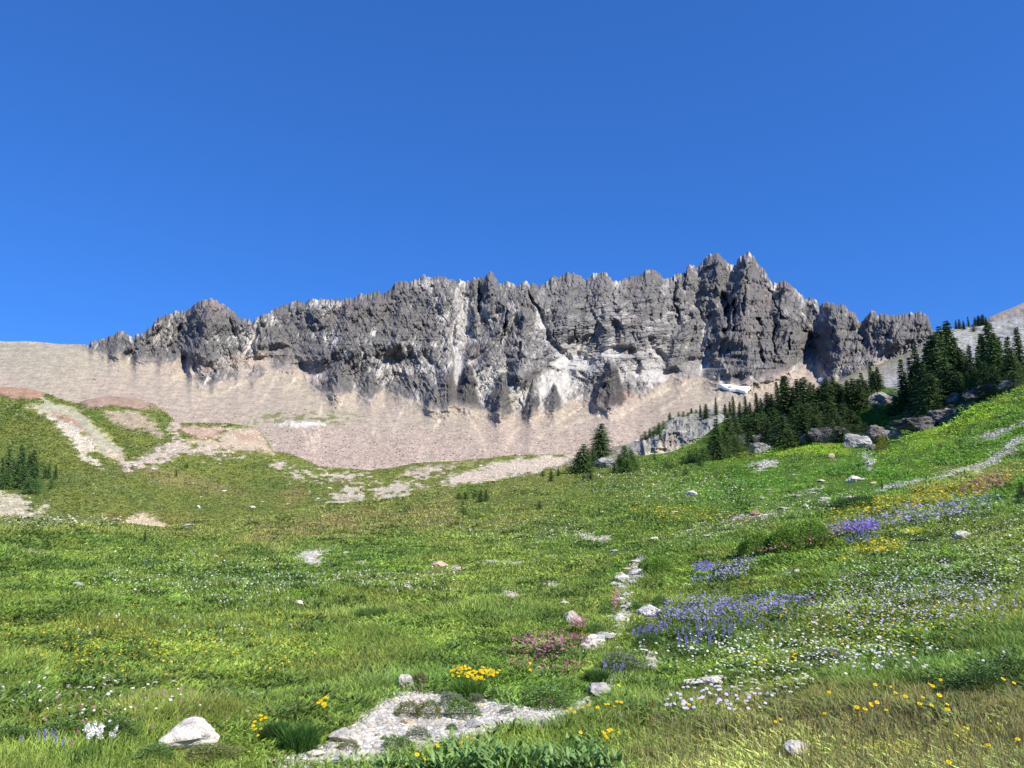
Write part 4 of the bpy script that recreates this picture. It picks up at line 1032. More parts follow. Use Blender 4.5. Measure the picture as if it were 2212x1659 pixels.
rubble('rubble', 'broken stone bits in the bare scars of the meadow', 'rubble', Pg, rg_ * rng.uniform(.0016, .005, len(Pg)), pal[rng.integers(0, 6, len(Pg))] * rng.uniform(.6, 1.05, (len(Pg), 1)), M_stone, 6)
st_m = np.clip((Cb[..., 0] - .30) * 6, 0, 1) * (BY > 880)
Pg, rg_ = scatter(ba, st_m + 1e-12, 7000, [ba.r], yr=(880, 1180))
rubble('scree', 'pale broken rock on the stony parts of the basin', 'scree', Pg, rg_ * rng.uniform(.0012, .0036, len(Pg)), pal[rng.integers(0, 6, len(Pg))] * rng.uniform(.55, 1.1, (len(Pg), 1)) * np.array([1, .88, .76]), M_stone, 7)
tm = (1 - cliff) * (Y > 830) * sstep(860, 960, Y) * (np.arange(X.shape[0])[:, None] < 126)
Pg, cg = scatter(mt, tm + 1e-12, 12000, [Cm], yr=(800, 1030))
rubble('talus_blocks', 'fallen blocks scattered over the lower scree', 'scree', Pg, rng.uniform(.9, 1.0, len(Pg)) + 2.8 * rng.random(len(Pg)) ** 3, cg * rng.uniform(.4, 1.8, (len(Pg), 1)), M_stone, 8)

# rock faces under the woods; those called shaded have shade put in their tint
def crag(x, y, w, hP, label, seed, tint=(1, 1, 1), depth=.6, name='rock_outcrop', dist=None):
    p, k = ground(x, y)
    g = np.random.default_rng(seed)
    v, f = ICO4
    q = v.copy()
    N_ = g.normal(size=(16, 3)); N_[:, 2] *= .45; N_ /= np.linalg.norm(N_, axis=1)[:, None]
    D = g.uniform(.6, .95, 16); qq = q @ N_.T
    rr_ = np.minimum(np.min(np.where(qq > .05, D / np.maximum(qq, .05), 9), axis=1), 1.25)
    nz = ridged(q[:, 0] * 2.6 + seed, q[:, 2] * 1.5 + q[:, 1] * 1.2, seed, 4, .6)
    q = q * (rr_ * (.9 + nz * .38))[:, None]
    q = q / np.array([q[:, 0].max() - q[:, 0].min(), q[:, 1].max() - q[:, 1].min(), q[:, 2].max() - q[:, 2].min()])
    q = q * np.array([w * k * 1.15, w * k * depth, hP * k * 1.05]); q[:, 2] += hP * k * .42
    m = np.clip(nz * 1.3 - .1 + fbm(v[:, 0] * 3, v[:, 2] * 3, seed + 9, 4) * .6, 0, 1)[:, None]
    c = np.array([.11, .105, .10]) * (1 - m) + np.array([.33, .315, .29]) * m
    me = mesh_np(name, q, f, np.full(len(f), 3), M_crag, False, c)
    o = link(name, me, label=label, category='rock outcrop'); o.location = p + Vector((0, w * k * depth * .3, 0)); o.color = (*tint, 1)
    return o
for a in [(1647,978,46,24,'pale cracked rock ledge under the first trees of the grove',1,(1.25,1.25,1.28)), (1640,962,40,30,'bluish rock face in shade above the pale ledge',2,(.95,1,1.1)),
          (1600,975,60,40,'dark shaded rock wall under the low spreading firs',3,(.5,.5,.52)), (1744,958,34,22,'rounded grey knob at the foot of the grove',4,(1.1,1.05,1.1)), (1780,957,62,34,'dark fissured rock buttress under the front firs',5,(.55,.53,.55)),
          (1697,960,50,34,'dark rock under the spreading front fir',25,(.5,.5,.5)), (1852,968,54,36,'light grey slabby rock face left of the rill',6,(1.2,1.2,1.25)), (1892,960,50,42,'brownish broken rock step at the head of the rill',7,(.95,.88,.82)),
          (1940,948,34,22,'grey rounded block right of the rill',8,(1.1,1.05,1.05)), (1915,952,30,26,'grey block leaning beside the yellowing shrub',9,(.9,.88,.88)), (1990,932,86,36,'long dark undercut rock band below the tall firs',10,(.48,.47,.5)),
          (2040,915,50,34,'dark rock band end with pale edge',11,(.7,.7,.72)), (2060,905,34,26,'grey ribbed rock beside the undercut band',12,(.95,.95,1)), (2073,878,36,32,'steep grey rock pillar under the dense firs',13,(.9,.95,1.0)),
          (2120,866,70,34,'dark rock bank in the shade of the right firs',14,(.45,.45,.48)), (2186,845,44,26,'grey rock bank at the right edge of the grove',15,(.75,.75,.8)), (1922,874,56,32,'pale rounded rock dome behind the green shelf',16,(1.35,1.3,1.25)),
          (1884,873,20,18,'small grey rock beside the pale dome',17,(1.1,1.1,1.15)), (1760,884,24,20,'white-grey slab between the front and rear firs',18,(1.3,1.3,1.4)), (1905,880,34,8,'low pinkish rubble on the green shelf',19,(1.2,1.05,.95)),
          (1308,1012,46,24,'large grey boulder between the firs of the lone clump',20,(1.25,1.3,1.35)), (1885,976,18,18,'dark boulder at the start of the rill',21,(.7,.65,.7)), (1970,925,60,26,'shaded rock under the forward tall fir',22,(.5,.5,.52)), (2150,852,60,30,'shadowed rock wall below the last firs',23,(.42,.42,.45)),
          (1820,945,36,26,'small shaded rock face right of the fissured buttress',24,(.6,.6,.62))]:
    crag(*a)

# ------------------------------------------------------------------ conifers
def conifer_meshes(seed, rad, n_whorl=30, low=.04, full=1.0, top_pow=.85, lean=0.0, kind='fir'):
    g = np.random.default_rng(seed)
    V = []; Fc = []; Cc = []
    side = g.uniform(0, 6.28)
    for wI in range(n_whorl):
        t = (wI + g.uniform(-.3, .3)) / n_whorl
        zc = low + (1 - low) * t
        zc = min(max(zc, low), .985)
        Rm = rad * (1 - zc) ** top_pow * (1 if zc > .12 else .75) + .012
        nb = max(4, int(9 * full * (1 - zc * .35)))
        a0 = g.uniform(0, 6.28)
        for b in range(nb):
            a = a0 + b * 6.283 / nb + g.normal(0, .25)
            L = Rm * g.uniform(.5, 1.2) * (1 + .18 * math.cos(a - side))
            if g.random() < .07: L *= 1.3
            if g.random() < .10: continue
            droop = (.18 + .35 * (1 - zc)) * g.uniform(.5, 1.4) if kind == 'fir' else g.uniform(-.1, .45)
            ns = max(3, int(L / .018))
            d = np.array([math.cos(a), math.sin(a), 0]); sdv = np.array([-d[1], d[0], 0])
            for k in range(ns):
                f_ = (k + g.uniform(.2, .9)) / ns
                c = d * L * f_ + np.array([0, 0, zc - droop * L * f_ ** 1.5 + .15 * L * f_])
                wv = .020 * (1.2 - .55 * f_) + .004
                for s2 in (-1, 1):
                    e = d * g.uniform(.5, 1) + sdv * s2 * g.uniform(.5, 1.2) + np.array([0, 0, g.uniform(-.6, .35)])
                    e = e / np.linalg.norm(e) * wv * g.uniform(.8, 1.6)
                    pr = np.cross(e, g.normal(size=3)); pr = pr / (np.linalg.norm(pr) + 1e-6) * wv * .42
                    i = len(V)
                    V += [c - pr, c + pr, c + e * .7 + pr * .8, c + e * 1.3]
                    Fc += [(i, i + 1, i + 2), (i, i + 2, i + 3)]
                    b_ = g.uniform(.55, 1.3) * (1.0 + .3 * f_)
                    Cc += [[.070 * b_, .115 * b_, .034 * b_]] * 4
    V = np.array(V); V[:, 0] += lean * V[:, 2] ** 2; 
    crown = mesh_np('crown', V, np.array(Fc), np.full(len(Fc), 3), M_needle, False, np.array(Cc))
    # trunk
    tv = []; tf = []; S = 7; H = 10
    for j in range(H):
        zz = j / (H - 1) * .97; rr_ = .022 * (1 - zz) + .003
        for k in range(S):
            an = k * 2 * math.pi / S
            tv.append((rr_ * math.cos(an) + lean * zz * zz, rr_ * math.sin(an), zz - .03))
    for j in range(H - 1):
        for k in range(S):
            tf.append((j * S + k, j * S + (k + 1) % S, (j + 1) * S + (k + 1) % S, (j + 1) * S + k))
    # a few bare limbs near the foot
    trunk = mesh_np('trunk', np.array(tv), np.array(tf), np.full(len(tf), 4), M_bark, True, np.tile([.13, .105, .085], (len(tv), 1)))
    return crown, trunk
SPIRE = [conifer_meshes(200 + i, .17 + .02 * i, 38, .03, 1.0, .8, lean=[-.05, .03, -.02, .05][i]) for i in range(4)]
FIR = [conifer_meshes(220 + i, .29 + .025 * i, 36, .01, 1.3, .78, lean=[.03, -.04, 0, .02][i]) for i in range(4)]
BROAD = [conifer_meshes(240 + i, .42 + .04 * i, 32, .0, 1.5, .62) for i in range(3)]
BUSHY = [conifer_meshes(260 + i, .62 + .1 * i, 20, .0, 1.4, .42, kind='hemlock') for i in range(3)]
KIND = dict(s=SPIRE, f=FIR, b=BROAD, k=BUSHY)
GRV = []
ORD = 'first second third fourth fifth sixth seventh eighth ninth tenth eleventh twelfth thirteenth fourteenth fifteenth sixteenth seventeenth eighteenth nineteenth twentieth twenty-first twenty-second twenty-third twenty-fourth twenty-fifth twenty-sixth twenty-seventh twenty-eighth twenty-ninth thirtieth thirty-first thirty-second thirty-third thirty-fourth thirty-fifth thirty-sixth thirty-seventh thirty-eighth thirty-ninth fortieth forty-first forty-second forty-third forty-fourth forty-fifth'.split()
KW = dict(s='slender dark spire fir', f='dark conical fir', b='broad dense conifer', k='low bushy conifer')
def tree(x, tip, base, kind, label, group=None, tint=None, back=0.0):
    p, k = ground(x, base)
    h = (base - tip) * k; wx = 1.22 if ('outcrop wood' in label) else 1.0
    if back:
        d = Vector((p.x, p.y, 0)).normalized() * back
        s_ = (p.length + back) / p.length
        p = Vector((p.x * s_, p.y * s_, p.z * s_)); h *= s_
    cr, tk = random.choice(KIND[kind])
    nm = 'conifer' if kind != 'k' else 'dwarf_conifer'
    root = link(nm, None, label=label, category='conifer' if kind != 'k' else 'dwarf conifer')
    if group: root['group'] = group
    root.location = p; wv = random.uniform(.9, 1.12)
    root.scale = (h * wv * wx, h * wv * wx, h); root.rotation_euler = (0, 0, random.uniform(0, 6.28))
    a = link('crown', cr, root); b = link('trunk', tk, root)
    if tint: a.color = (*tint, 1)
    return root
TREES = {
 'in rear row of the outcrop wood': [(1494,881,893,'b'),(1513,873,902,'s'),(1525,872,904,'f'),(1547,857,896,'s'),(1567,872,900,'f'),(1577,866,900,'s'),(1586,854,902,'s'),(1598,868,900,'f'),(1612,855,903,'s'),(1620,868,905,'f'),(1636,847,893,'s'),(1658,845,892,'b'),(1646,858,896,'f'),(1682,823,890,'s'),(1692,811,882,'s'),(1701,809,896,'f'),(1723,817,890,'f'),(1731,815,890,'s'),(1741,813,900,'f'),(1753,824,880,'f'),(1758,828,880,'s'),(1769,836,880,'f'),(1712,835,890,'s'),(1668,850,895,'f')],
 'in middle row of the outcrop wood': [(1780,826,880,'b'),(1790,815,885,'f'),(1805,811,874,'f'),(1819,828,882,'b'),(1830,820,878,'f'),(1845,815,885,'b'),(1857,817,880,'f'),(1866,803,868,'s'),(1872,820,872,'f'),(1883,779,842,'s'),(1897,792,844,'f'),(1889,800,846,'f'),(1812,826,885,'f'),(1838,830,888,'f'),(1860,835,885,'b'),(1798,832,888,'b')],
 'along front edge of the outcrop wood': [(1552,903,994,'f'),(1540,940,990,'k'),(1575,892,972,'f'),(1590,900,960,'f'),(1605,895,955,'b'),(1626,902,942,'b'),(1612,918,956,'k'),(1648,875,935,'f'),(1634,890,948,'k'),(1670,878,945,'b'),(1660,912,955,'k'),(1694,896,962,'b'),(1706,926,968,'k'),(1682,905,960,'b'),(1723,863,940,'f'),(1737,875,952,'f'),(1713,880,945,'f'),(1747,870,948,'b'),(1763,873,940,'f'),(1777,866,922,'f'),(1792,848,925,'f'),(1770,890,938,'k'),(1805,880,938,'b'),(1825,870,932,'b'),(1825,846,890,'f'),(1843,884,932,'b'),(1856,898,932,'b'),(1812,900,938,'k'),(1838,905,934,'k'),(1868,912,934,'k'),(1755,905,946,'k'),(1762,898,955,'b'),(1798,905,955,'b'),(1822,915,958,'k'),(1586,938,985,'k'),(1622,930,972,'k'),(1845,915,950,'k'),(1565,930,988,'b')],
 'in main part of the tall grove': [(1935,853,896,'f'),(1925,870,897,'k'),(1951,772,882,'s'),(1961,801,880,'s'),(1947,845,890,'f'),(1978,741,862,'s'),(1971,768,862,'s'),(1990,761,866,'s'),(1966,862,897,'f'),(1984,870,900,'k'),(2001,783,888,'f'),(2017,803,908,'b'),(2010,850,912,'b'),(2033,712,866,'f'),(2022,720,870,'f'),(2012,740,872,'f'),(2048,690,838,'s'),(2057,692,840,'f'),(2040,700,850,'f'),(2030,745,880,'b'),(2048,770,878,'b'),(2073,725,850,'f'),(2066,742,855,'b'),(2084,748,850,'f'),(2060,800,880,'b'),(2078,800,872,'b'),(2095,759,842,'s'),(2102,745,840,'s'),(2115,745,838,'s'),(2124,716,834,'s'),(2000,895,926,'k'),(2031,868,915,'b'),(2055,872,905,'k'),(2098,820,866,'b')],
 'at the far end of the tall grove': [(2135,720,834,'s'),(2146,692,832,'f'),(2156,714,840,'f'),(2130,780,845,'b'),(2110,790,852,'b'),(2167,725,832,'s'),(2180,723,834,'s'),(2194,748,834,'f'),(2186,770,838,'b'),(2207,704,812,'s'),(2150,785,850,'b'),(2170,790,842,'b'),(2093,800,862,'f'),(2204,780,828,'b'),(2126,815,864,'b'),(2160,808,852,'b'),(2192,798,842,'k')],
 'on the pale hillside skyline': [(2066,690,711,'s'),(2073,688,711,'f'),(2082,692,712,'f'),(2093,683,706,'s'),(2107,684,704,'f'),(2115,680,704,'b'),(2124,678,703,'b'),(2131,685,703,'f'),(2103,700,716,'k'),(2140,697,712,'k')],
 'in lone clump by grey boulder': [(1301,913,986,'b'),(1294,928,990,'b'),(1262,957,1023,'b'),(1250,975,1024,'b'),(1270,968,1020,'f'),(1240,990,1024,'k'),(1282,965,1010,'f'),(1308,975,996,'k'),(1350,962,1020,'b'),(1365,970,1018,'b'),(1338,980,1020,'b'),(1328,998,1025,'k'),(1356,990,1022,'k'),(1372,992,1018,'k')],
 'in the clump at the left edge': [(3,987,1056,'s'),(15,969,1054,'f'),(26,990,1050,'f'),(40,958,1040,'s'),(45,968,1042,'f'),(57,977,1052,'s'),(66,971,1056,'f'),(75,990,1060,'f'),(50,1005,1058,'b'),(34,1000,1054,'b'),(62,1030,1068,'k'),(78,1035,1066,'k'),(104,1001,1034,'f'),(97,1006,1034,'f'),(119,1003,1036,'f'),(109,1034,1056,'k'),(12,1010,1058,'b')],
 'on open grass beside lone clump': [(1173,1017,1030,'k'),(1190,1013,1040,'f'),(1206,1009,1028,'f'),(1262,1020,1036,'k'),(1275,1015,1038,'k')],
 'in the bush group near the meadow crest': [(991,1064,1080,'k'),(1005,1062,1080,'k'),(1026,1058,1078,'k'),(1038,1060,1086,'b'),(1050,1057,1084,'b'),(1000,1082,1094,'k'),(1001,1096,1112,'k'),(1166,1082,1100,'k')],
 'in the scrub below the grey rib': [(1415,980,994,'k'),(1441,997,1016,'k'),(1459,1017,1029,'k'),(1483,1009,1027,'k'),(1490,972,998,'k'),(1505,966,996,'k'),(1520,964,998,'k'),(1532,960,992,'b'),(1475,985,1005,'k'),(1450,1000,1014,'k'),(1513,985,1008,'k')],
 'climbing the edge of the grey rib': [(1384,942,952,'k'),(1394,931,950,'k'),(1404,925,944,'b'),(1414,920,938,'k'),(1424,912,934,'b'),(1434,908,926,'k'),(1428,932,950,'k'),(1447,890,907,'b'),(1466,889,900,'k'),(1477,888,900,'k'),(1486,890,899,'k'),(1504,884,893,'k')],
}
HANDL = {(2033,712):'very large dense dark fir towering in the right grove', (1883,779):'isolated tall fir standing over the pale rock dome', (1301,913):'tallest rounded fir of the lone clump, above the grey boulder', (2017,803):'broad drooping fir in front of the tall grove above the undercut rock',
         (1552,903):'dark fir at the lower left corner of the wood, standing in bright grass', (1951,772):'thin leaning spire fir at the left side of the right grove', (1978,741):'very thin tall spire fir next to the pale scree', (40,958):'tallest fir of the clump at the left edge', (1190,1013):'small fir alone on the grass, the tallest of three singles', (1547,857):'thin spire on the grey rib seen against the scree'}
for where, lst in TREES.items():
    order = sorted(range(len(lst)), key=lambda i: lst[i][0])
    for rank, i in enumerate(order):
        x, tip, base, kd = lst[i]
        lb = HANDL.get((x, tip)) or f"{KW[kd]}, {ORD[rank]} from left {where}"
        tint = None
        if 'rib' in where or 'scrub' in where: tint = (1.5, 1.55, 1.2)
        if 'lone clump' in where and x > 1330: tint = (1.45, 1.6, 1.2)
        if 'left edge' in where: tint = (1.15, 1.25, 1.25)
        tree(x, tip, base, kd, lb, group='conifers ' + where, tint=tint)
for x, tip, base, kd, lb in [(1777,1108,1131,'s','thin sapling fir in front of the yellow flower band'), (1906,1036,1058,'s','sapling fir beside the pale rubble strip'), (2051,1115,1129,'k','dark little conifer bush in the flowery slope'), (312,1143,1177,'s','lone sapling fir at the crest left of the meadow'),
                             (2084,1012,1024,'s','tiny sapling on the yellow slope'), (2208,1040,1078,'b','dark young conifer cut by the right edge'), (286,1005,1015,'k','tiny dark sapling near the stony gully mouth'), (381,1015,1029,'s','small dark sapling on the basin floor'), (404,1000,1011,'k','tiny bush on the green basin slope'),
                             (2202,1066,1090,'k','low conifer at the foot of the edge conifer'), (870,1074,1081,'k','tiny bush on the crest beside the stony flat'), (948,1062,1068,'k','tiny bush at the rim of the stony flat')]:
    tree(x, tip, base, kd, lb)
# dead trunk and snag
def snag(x, y, hP, lean, label, bent=False):
    p, k = ground(x, y); h = hP * k
    tv = []; tf = []; S = 6; H = 8
    for j in range(H):
        t = j / (H - 1); rr_ = h * .035 * (1 - t * .8)
        for a in range(S):
            an = a * 2 * math.pi / S
            tv.append((rr_ * math.cos(an) + lean * h * t * t, rr_ * math.sin(an), h * t - .1))
    for j in range(H - 1):
        for a in range(S): tf.append((j * S + a, j * S + (a + 1) % S, (j + 1) * S + (a + 1) % S, (j + 1) * S + a))
    me = mesh_np('dead_trunk', np.array(tv), np.array(tf), np.full(len(tf), 4), M_bark, True, np.tile([.52, .50, .47], (len(tv), 1)))
    o = link('dead_trunk', me, label=label, category='dead tree'); o.location = p
snag(2098, 866, 30, -.25, 'bleached bent dead trunk standing under the right firs')
snag(2094, 946, 16, -.6, 'thin bleached dead stick on the bright green bank')
snag(1789, 934, 20, .2, 'bleached broken snag beside the front firs')

# ------------------------------------------------------------------ broad-leaved shrubs, herbs, tussocks
def leaf_cloud(seed, n, leaf, squash=1.0, col=(.07, .14, .025), kind='dome'):
    g = np.random.default_rng(seed)
    V = []; 
    u = g.normal(size=(n, 3)); u[:, 2] = np.abs(u[:, 2]); u /= np.linalg.norm(u, axis=1)[:, None]
    rad = g.uniform(.5, 1.0, n) ** .4
    bump = 1 + .38 * fbm(u[:, 0] * 2.2 + seed, u[:, 1] * 2.2 + u[:, 2] * 1.7, seed, 3)
    c = u * (rad * bump)[:, None] * .5; c[:, 2] *= squash * 2
    o = u * .9 + g.normal(0, .45, (n, 3)) + np.array([0, 0, .4]); o /= np.linalg.norm(o, axis=1)[:, None]
    s_ = np.cross(o, g.normal(size=(n, 3))); s_ /= np.linalg.norm(s_, axis=1)[:, None]
    L = leaf * g.uniform(.6, 1.3, n)[:, None]
    V = np.stack([c, c + o * L * .5 + s_ * L * .24, c + o * L, c + o * L * .5 - s_ * L * .24], 1)
    clump = 1 + .35 * fbm(c[:, 0] * 7, c[:, 1] * 7 + c[:, 2] * 5, seed + 3, 2)
    cc = np.array(col) * (g.uniform(.65, 1.35, n) * clump)[:, None]
    f = np.arange(n * 4)
    return V.reshape(-1, 3), f, np.full(n, 4), np.repeat(cc, 4, 0)
def stems_mesh(seed, n, squash, col=(.13, .10, .06)):
    g = np.random.default_rng(seed); V = []; Fq = []
    for i in range(n):
        a = g.uniform(0, 6.28); rr_ = g.uniform(.1, .38); b = np.array([g.normal(0, .06), g.normal(0, .06), -.03]); t = np.array([math.cos(a) * rr_, math.sin(a) * rr_, squash * g.uniform(.5, .85)])
        s_ = np.array([-math.sin(a), math.cos(a), 0]) * .008; q = np.array([math.cos(a), math.sin(a), 0]) * .008
        k = len(V); V += [b - s_, b + s_, b + q, t - s_ * .3, t + s_ * .3, t + q * .3]
        Fq += [(k, k + 1, k + 4, k + 3), (k + 1, k + 2, k + 5, k + 4), (k + 2, k, k + 3, k + 5)]
    return mesh_np('stem', np.array(V), np.array(Fq), np.full(len(Fq), 4), M_bark, False, np.tile(col, (len(V), 1)))
SH = {}
def shrub(x, y, w, hP, label, style='willow', name='shrub', cat='shrub', group=None, seed=None):
    p, k = ground(x, y)
    key = (style, random.randrange(3)); W = w * k; sq = hP / w
    if key not in SH:
        n, lf, col = dict(willow=(6500, .062, (.20, .33, .055)), herb=(2800, .07, (.14, .235, .055)), grey=(2600, .07, (.22, .26, .15)), dark=(4000, .055, (.085, .165, .04)), pinkish=(2600, .065, (.20, .22, .07)), yellow=(2600, .06, (.26, .25, .03)), tuft=(0, 0, 0))[style]
        v, f, s_, c = leaf_cloud(300 + len(SH), n, lf, 1.0, col)
        SH[key] = (mesh_np('foliage', v, f, s_, M_shrub, False, c), stems_mesh(400 + len(SH), 14, .9))
    root = link(name, None, label=label, category=cat)
    if group: root['group'] = group
    root.location = p - Vector((0, 0, .01)); root.scale = (W, W * .75, W * sq); root.rotation_euler = (0, 0, random.uniform(-.3, .3))
    link('foliage', SH[key][0], root); link('stem', SH[key][1], root)
    return root
for x, y, w, h, lb, st in [
    (1640,1198,84,46,'lower left lobe of green willow scrub, shaded at its foot','willow'), (1700,1190,84,58,'middle willow shrub of the long green bank of scrub','willow'), (1757,1176,84,50,'upper willow shrub of the long green bank, silvery on top','willow'),
    (1850,1098,92,30,'dark green low shrub behind the flower slope','dark'), (1815,1096,46,20,'small dark green shrub left of the wide low one','dark'), (1425,1240,62,36,'green leafy shrub beside the upper stream bed','willow'), (1400,1235,40,28,'small green shrub overhanging the upper stream','willow'),
    (1184,1526,118,42,'large dark herb clump with small leaves on the gravel arm','herb'), (1150,1512,60,30,'smaller herb clump joined to the large dark one','herb'),
    (880,1548,64,34,'reddish-green herb tuft on the upper gravel','pinkish'), (925,1550,66,38,'yellow-green herb tuft on the gravel','pinkish'), (1000,1550,70,40,'dark leafy tuft in the middle of the gravel','herb'), (975,1525,60,30,'grey-green haze of herbs behind the leafy tuft','grey'),
    (905,1596,58,26,'silvery grey-green mat on the gravel','grey'), (862,1618,66,30,'dull green herb tuft below the silvery mat','herb'), (975,1578,30,18,'small green plant by the upright white stone','herb'), (1095,1540,34,14,'small silvery plant on the thin gravel arm','grey'), (750,1620,60,20,'reddish herb tuft below the white angular boulder','pinkish'),
    (830,1600,24,14,'tiny herb tuft on lower gravel','herb'), (1030,1520,40,22,'thin herb tuft on the upper gravel rim','grey'), (1070,1510,50,26,'green herb tuft behind the gravel','herb'),
    (1400,1400,60,34,'dark lupine leaf clump left of the stony scar','dark'), (1470,1385,90,36,'deep green leaf mound in the lupine patch','herb'), (1390,1372,70,30,'herb mound at the left end of the lupines','herb'), (1560,1382,60,26,'herb mound at the right end of the lupines','herb'),
    (1340,1450,90,40,'grey-green herb mound right of the stream end','grey'), (1427,1310,40,26,'bushy herb behind the large whitish boulder','herb'), (1372,1318,30,16,'shaded green herb left of the large whitish boulder','dark'), (1310,1330,40,22,'green herb cushion left of the stream bed','herb'), (1290,1370,44,26,'green herb cushion at the stream bend','herb'),
    (1560,1240,44,22,'dark leaf clump at the upper lupine band','dark'), (1592,1228,34,20,'dark-leaved clump above the upper lupine band','dark'), (2050,1215,46,16,'green mound in the white flowers','herb'), (2000,1172,70,18,'green mound left of the domed boulder','herb'), (2130,1120,60,16,'green mound on the upper flower slope','herb'), (1905,1110,60,14,'low leafy mound uphill of the lupine strip','herb'),
    (2120,1500,150,60,'dark shaded leafy bank at the right of the foreground','dark'), (2190,1470,110,60,'leafy bank cut by the right edge','herb'), (2040,1480,110,34,'leafy mound left of the shaded bank','herb'), (1790,1430,100,30,'grey-green herb mound among yellow flowers','grey'),
    (240,1600,120,50,'dark-leaved clump beneath the white flower heads','dark'), (130,1590,110,40,'leafy clump at the lower left','herb'), (460,1640,120,36,'leafy plants growing in front of the big white boulder','pinkish'), (330,1640,100,34,'leafy plants left of the big white boulder','herb'), (30,1600,90,34,'leafy clump at the left edge','herb'),
    (905,1480,44,28,'pink-tinged herb beside the upright cream boulder','pinkish'), (1246,1394,54,18,'herb mound carrying the magenta flowers','pinkish'), (1190,1420,100,34,'herb bank under the pink flower strip','herb'), (1110,1420,80,24,'herb bank at the left of the pink strip','pinkish'),
    (1906,978,26,40,'yellowing conifer-like shrub below the rock step','yellow'), (549,1134,24,8,'dark green bush on the mid slope','dark'), (1230,1288,24,14,'small bush by the small white boulder','dark'), (560,1000,0,0,'','')]:
    if w: shrub(x, y, w, h, lb, st, name='herb_clump' if st in ('herb', 'grey', 'pinkish') else 'shrub', cat='herb clump' if st in ('herb', 'grey', 'pinkish') else 'shrub')

def big_leaf(seed):
    g = np.random.default_rng(seed); V = []; Fq = []; Cc = []
    for i in range(58):
        a = g.uniform(0, 6.28); L = g.uniform(.26, .46); el_ = g.uniform(.7, 1.35); w = L * g.uniform(.12, .17)
        b = np.array([g.normal(0, .26), g.normal(0, .26), g.uniform(0, .62)])
        d = np.array([math.cos(a) * math.cos(el_), math.sin(a) * math.cos(el_), math.sin(el_)]); out = np.array([math.cos(a), math.sin(a), 0]); s_ = np.array([-math.sin(a), math.cos(a), 0])
        prof = [0.15, .7, 1, .9, .55, 0.02]; k = len(V); br = g.uniform(.8, 1.25)
        for j, pw in enumerate(prof):
            t = j / 5; c = b + d * L * t + out * L * .35 * t * t - np.array([0, 0, .12 * L * t * t])
            V += [c - s_ * w * pw + out * .2 * w * pw, c, c + s_ * w * pw + out * .2 * w * pw]
            cl = np.array([.15, .25, .07]) * br
            Cc += [cl, cl * 1.35, cl]
        for j in range(5):
            q = k + j * 3; Fq += [(q, q + 1, q + 4, q + 3), (q + 1, q + 2, q + 5, q + 4)]
    return mesh_np('foliage', np.array(V), np.array(Fq), np.full(len(Fq), 4), M_shrub, True, np.array(Cc))
BL = [big_leaf(500 + i) for i in range(4)]; BLS = stems_mesh(510, 8, .5, (.1, .16, .05))
bl_x = [828, 858, 893, 930, 962, 998, 1030, 1062, 1100, 1135, 1170, 1215, 1250, 1285, 1318, 985, 1045, 1240, 1275]
for i, x in enumerate(bl_x):
    y = 1668 + random.uniform(-4, 16) if i < 15 else 1650
    p, k = ground(x, y)
    root = link('leafy_plant', None, label='light green broad-leaved plant at the bottom edge, ' + ORD[sorted(bl_x).index(x)] + ' from the left', category='leafy plant', group='broad-leaved plants along the bottom edge')
    s_ = random.uniform(.155, .20) * (.62 if x < 945 else 1); root.location = p; root.scale = (s_, s_, s_); root.rotation_euler = (0, 0, random.uniform(0, 6.28))
    link('foliage', BL[i % 4], root); link('stem', BLS, root)
def tussock(x, y, w, h, label, col):
    p, k = ground(x, y); n = 420; g = np.random.default_rng(int(x))
    P_ = np.tile(np.array(p), (n, 1)); a = g.uniform(0, 6.28, n); rr_ = np.sqrt(g.random(n)) * w * k * .32
    P_[:, 0] += np.cos(a) * rr_; P_[:, 1] += np.sin(a) * rr_
    o = blades('grass_tussock', label, 'tussock', P_, np.tile(col, (n, 1)) * g.uniform(.7, 1.3, (n, 1)), np.full(n, h * k), np.full(n, .006), 3, np.full(n, .02), np.full(n, .6), seed=int(x))
    del o['kind']
tussock(645, 1622, 100, 56, 'tall dark green grass tussock left of the gravel patch', (.05, .12, .022))
tussock(590, 1600, 60, 40, 'smaller grass tussock beside the tall dark one', (.055, .12, .025))
tussock(1010, 1512, 90, 46, 'leafy green tuft carrying the dense yellow flowers', (.08, .17, .025))
tussock(1290, 1475, 60, 30, 'grass tuft beside the small bare step', (.07, .14, .03))
tussock(800, 1330, 110, 18, 'dark green grass swath in the middle meadow', (.09, .165, .035))

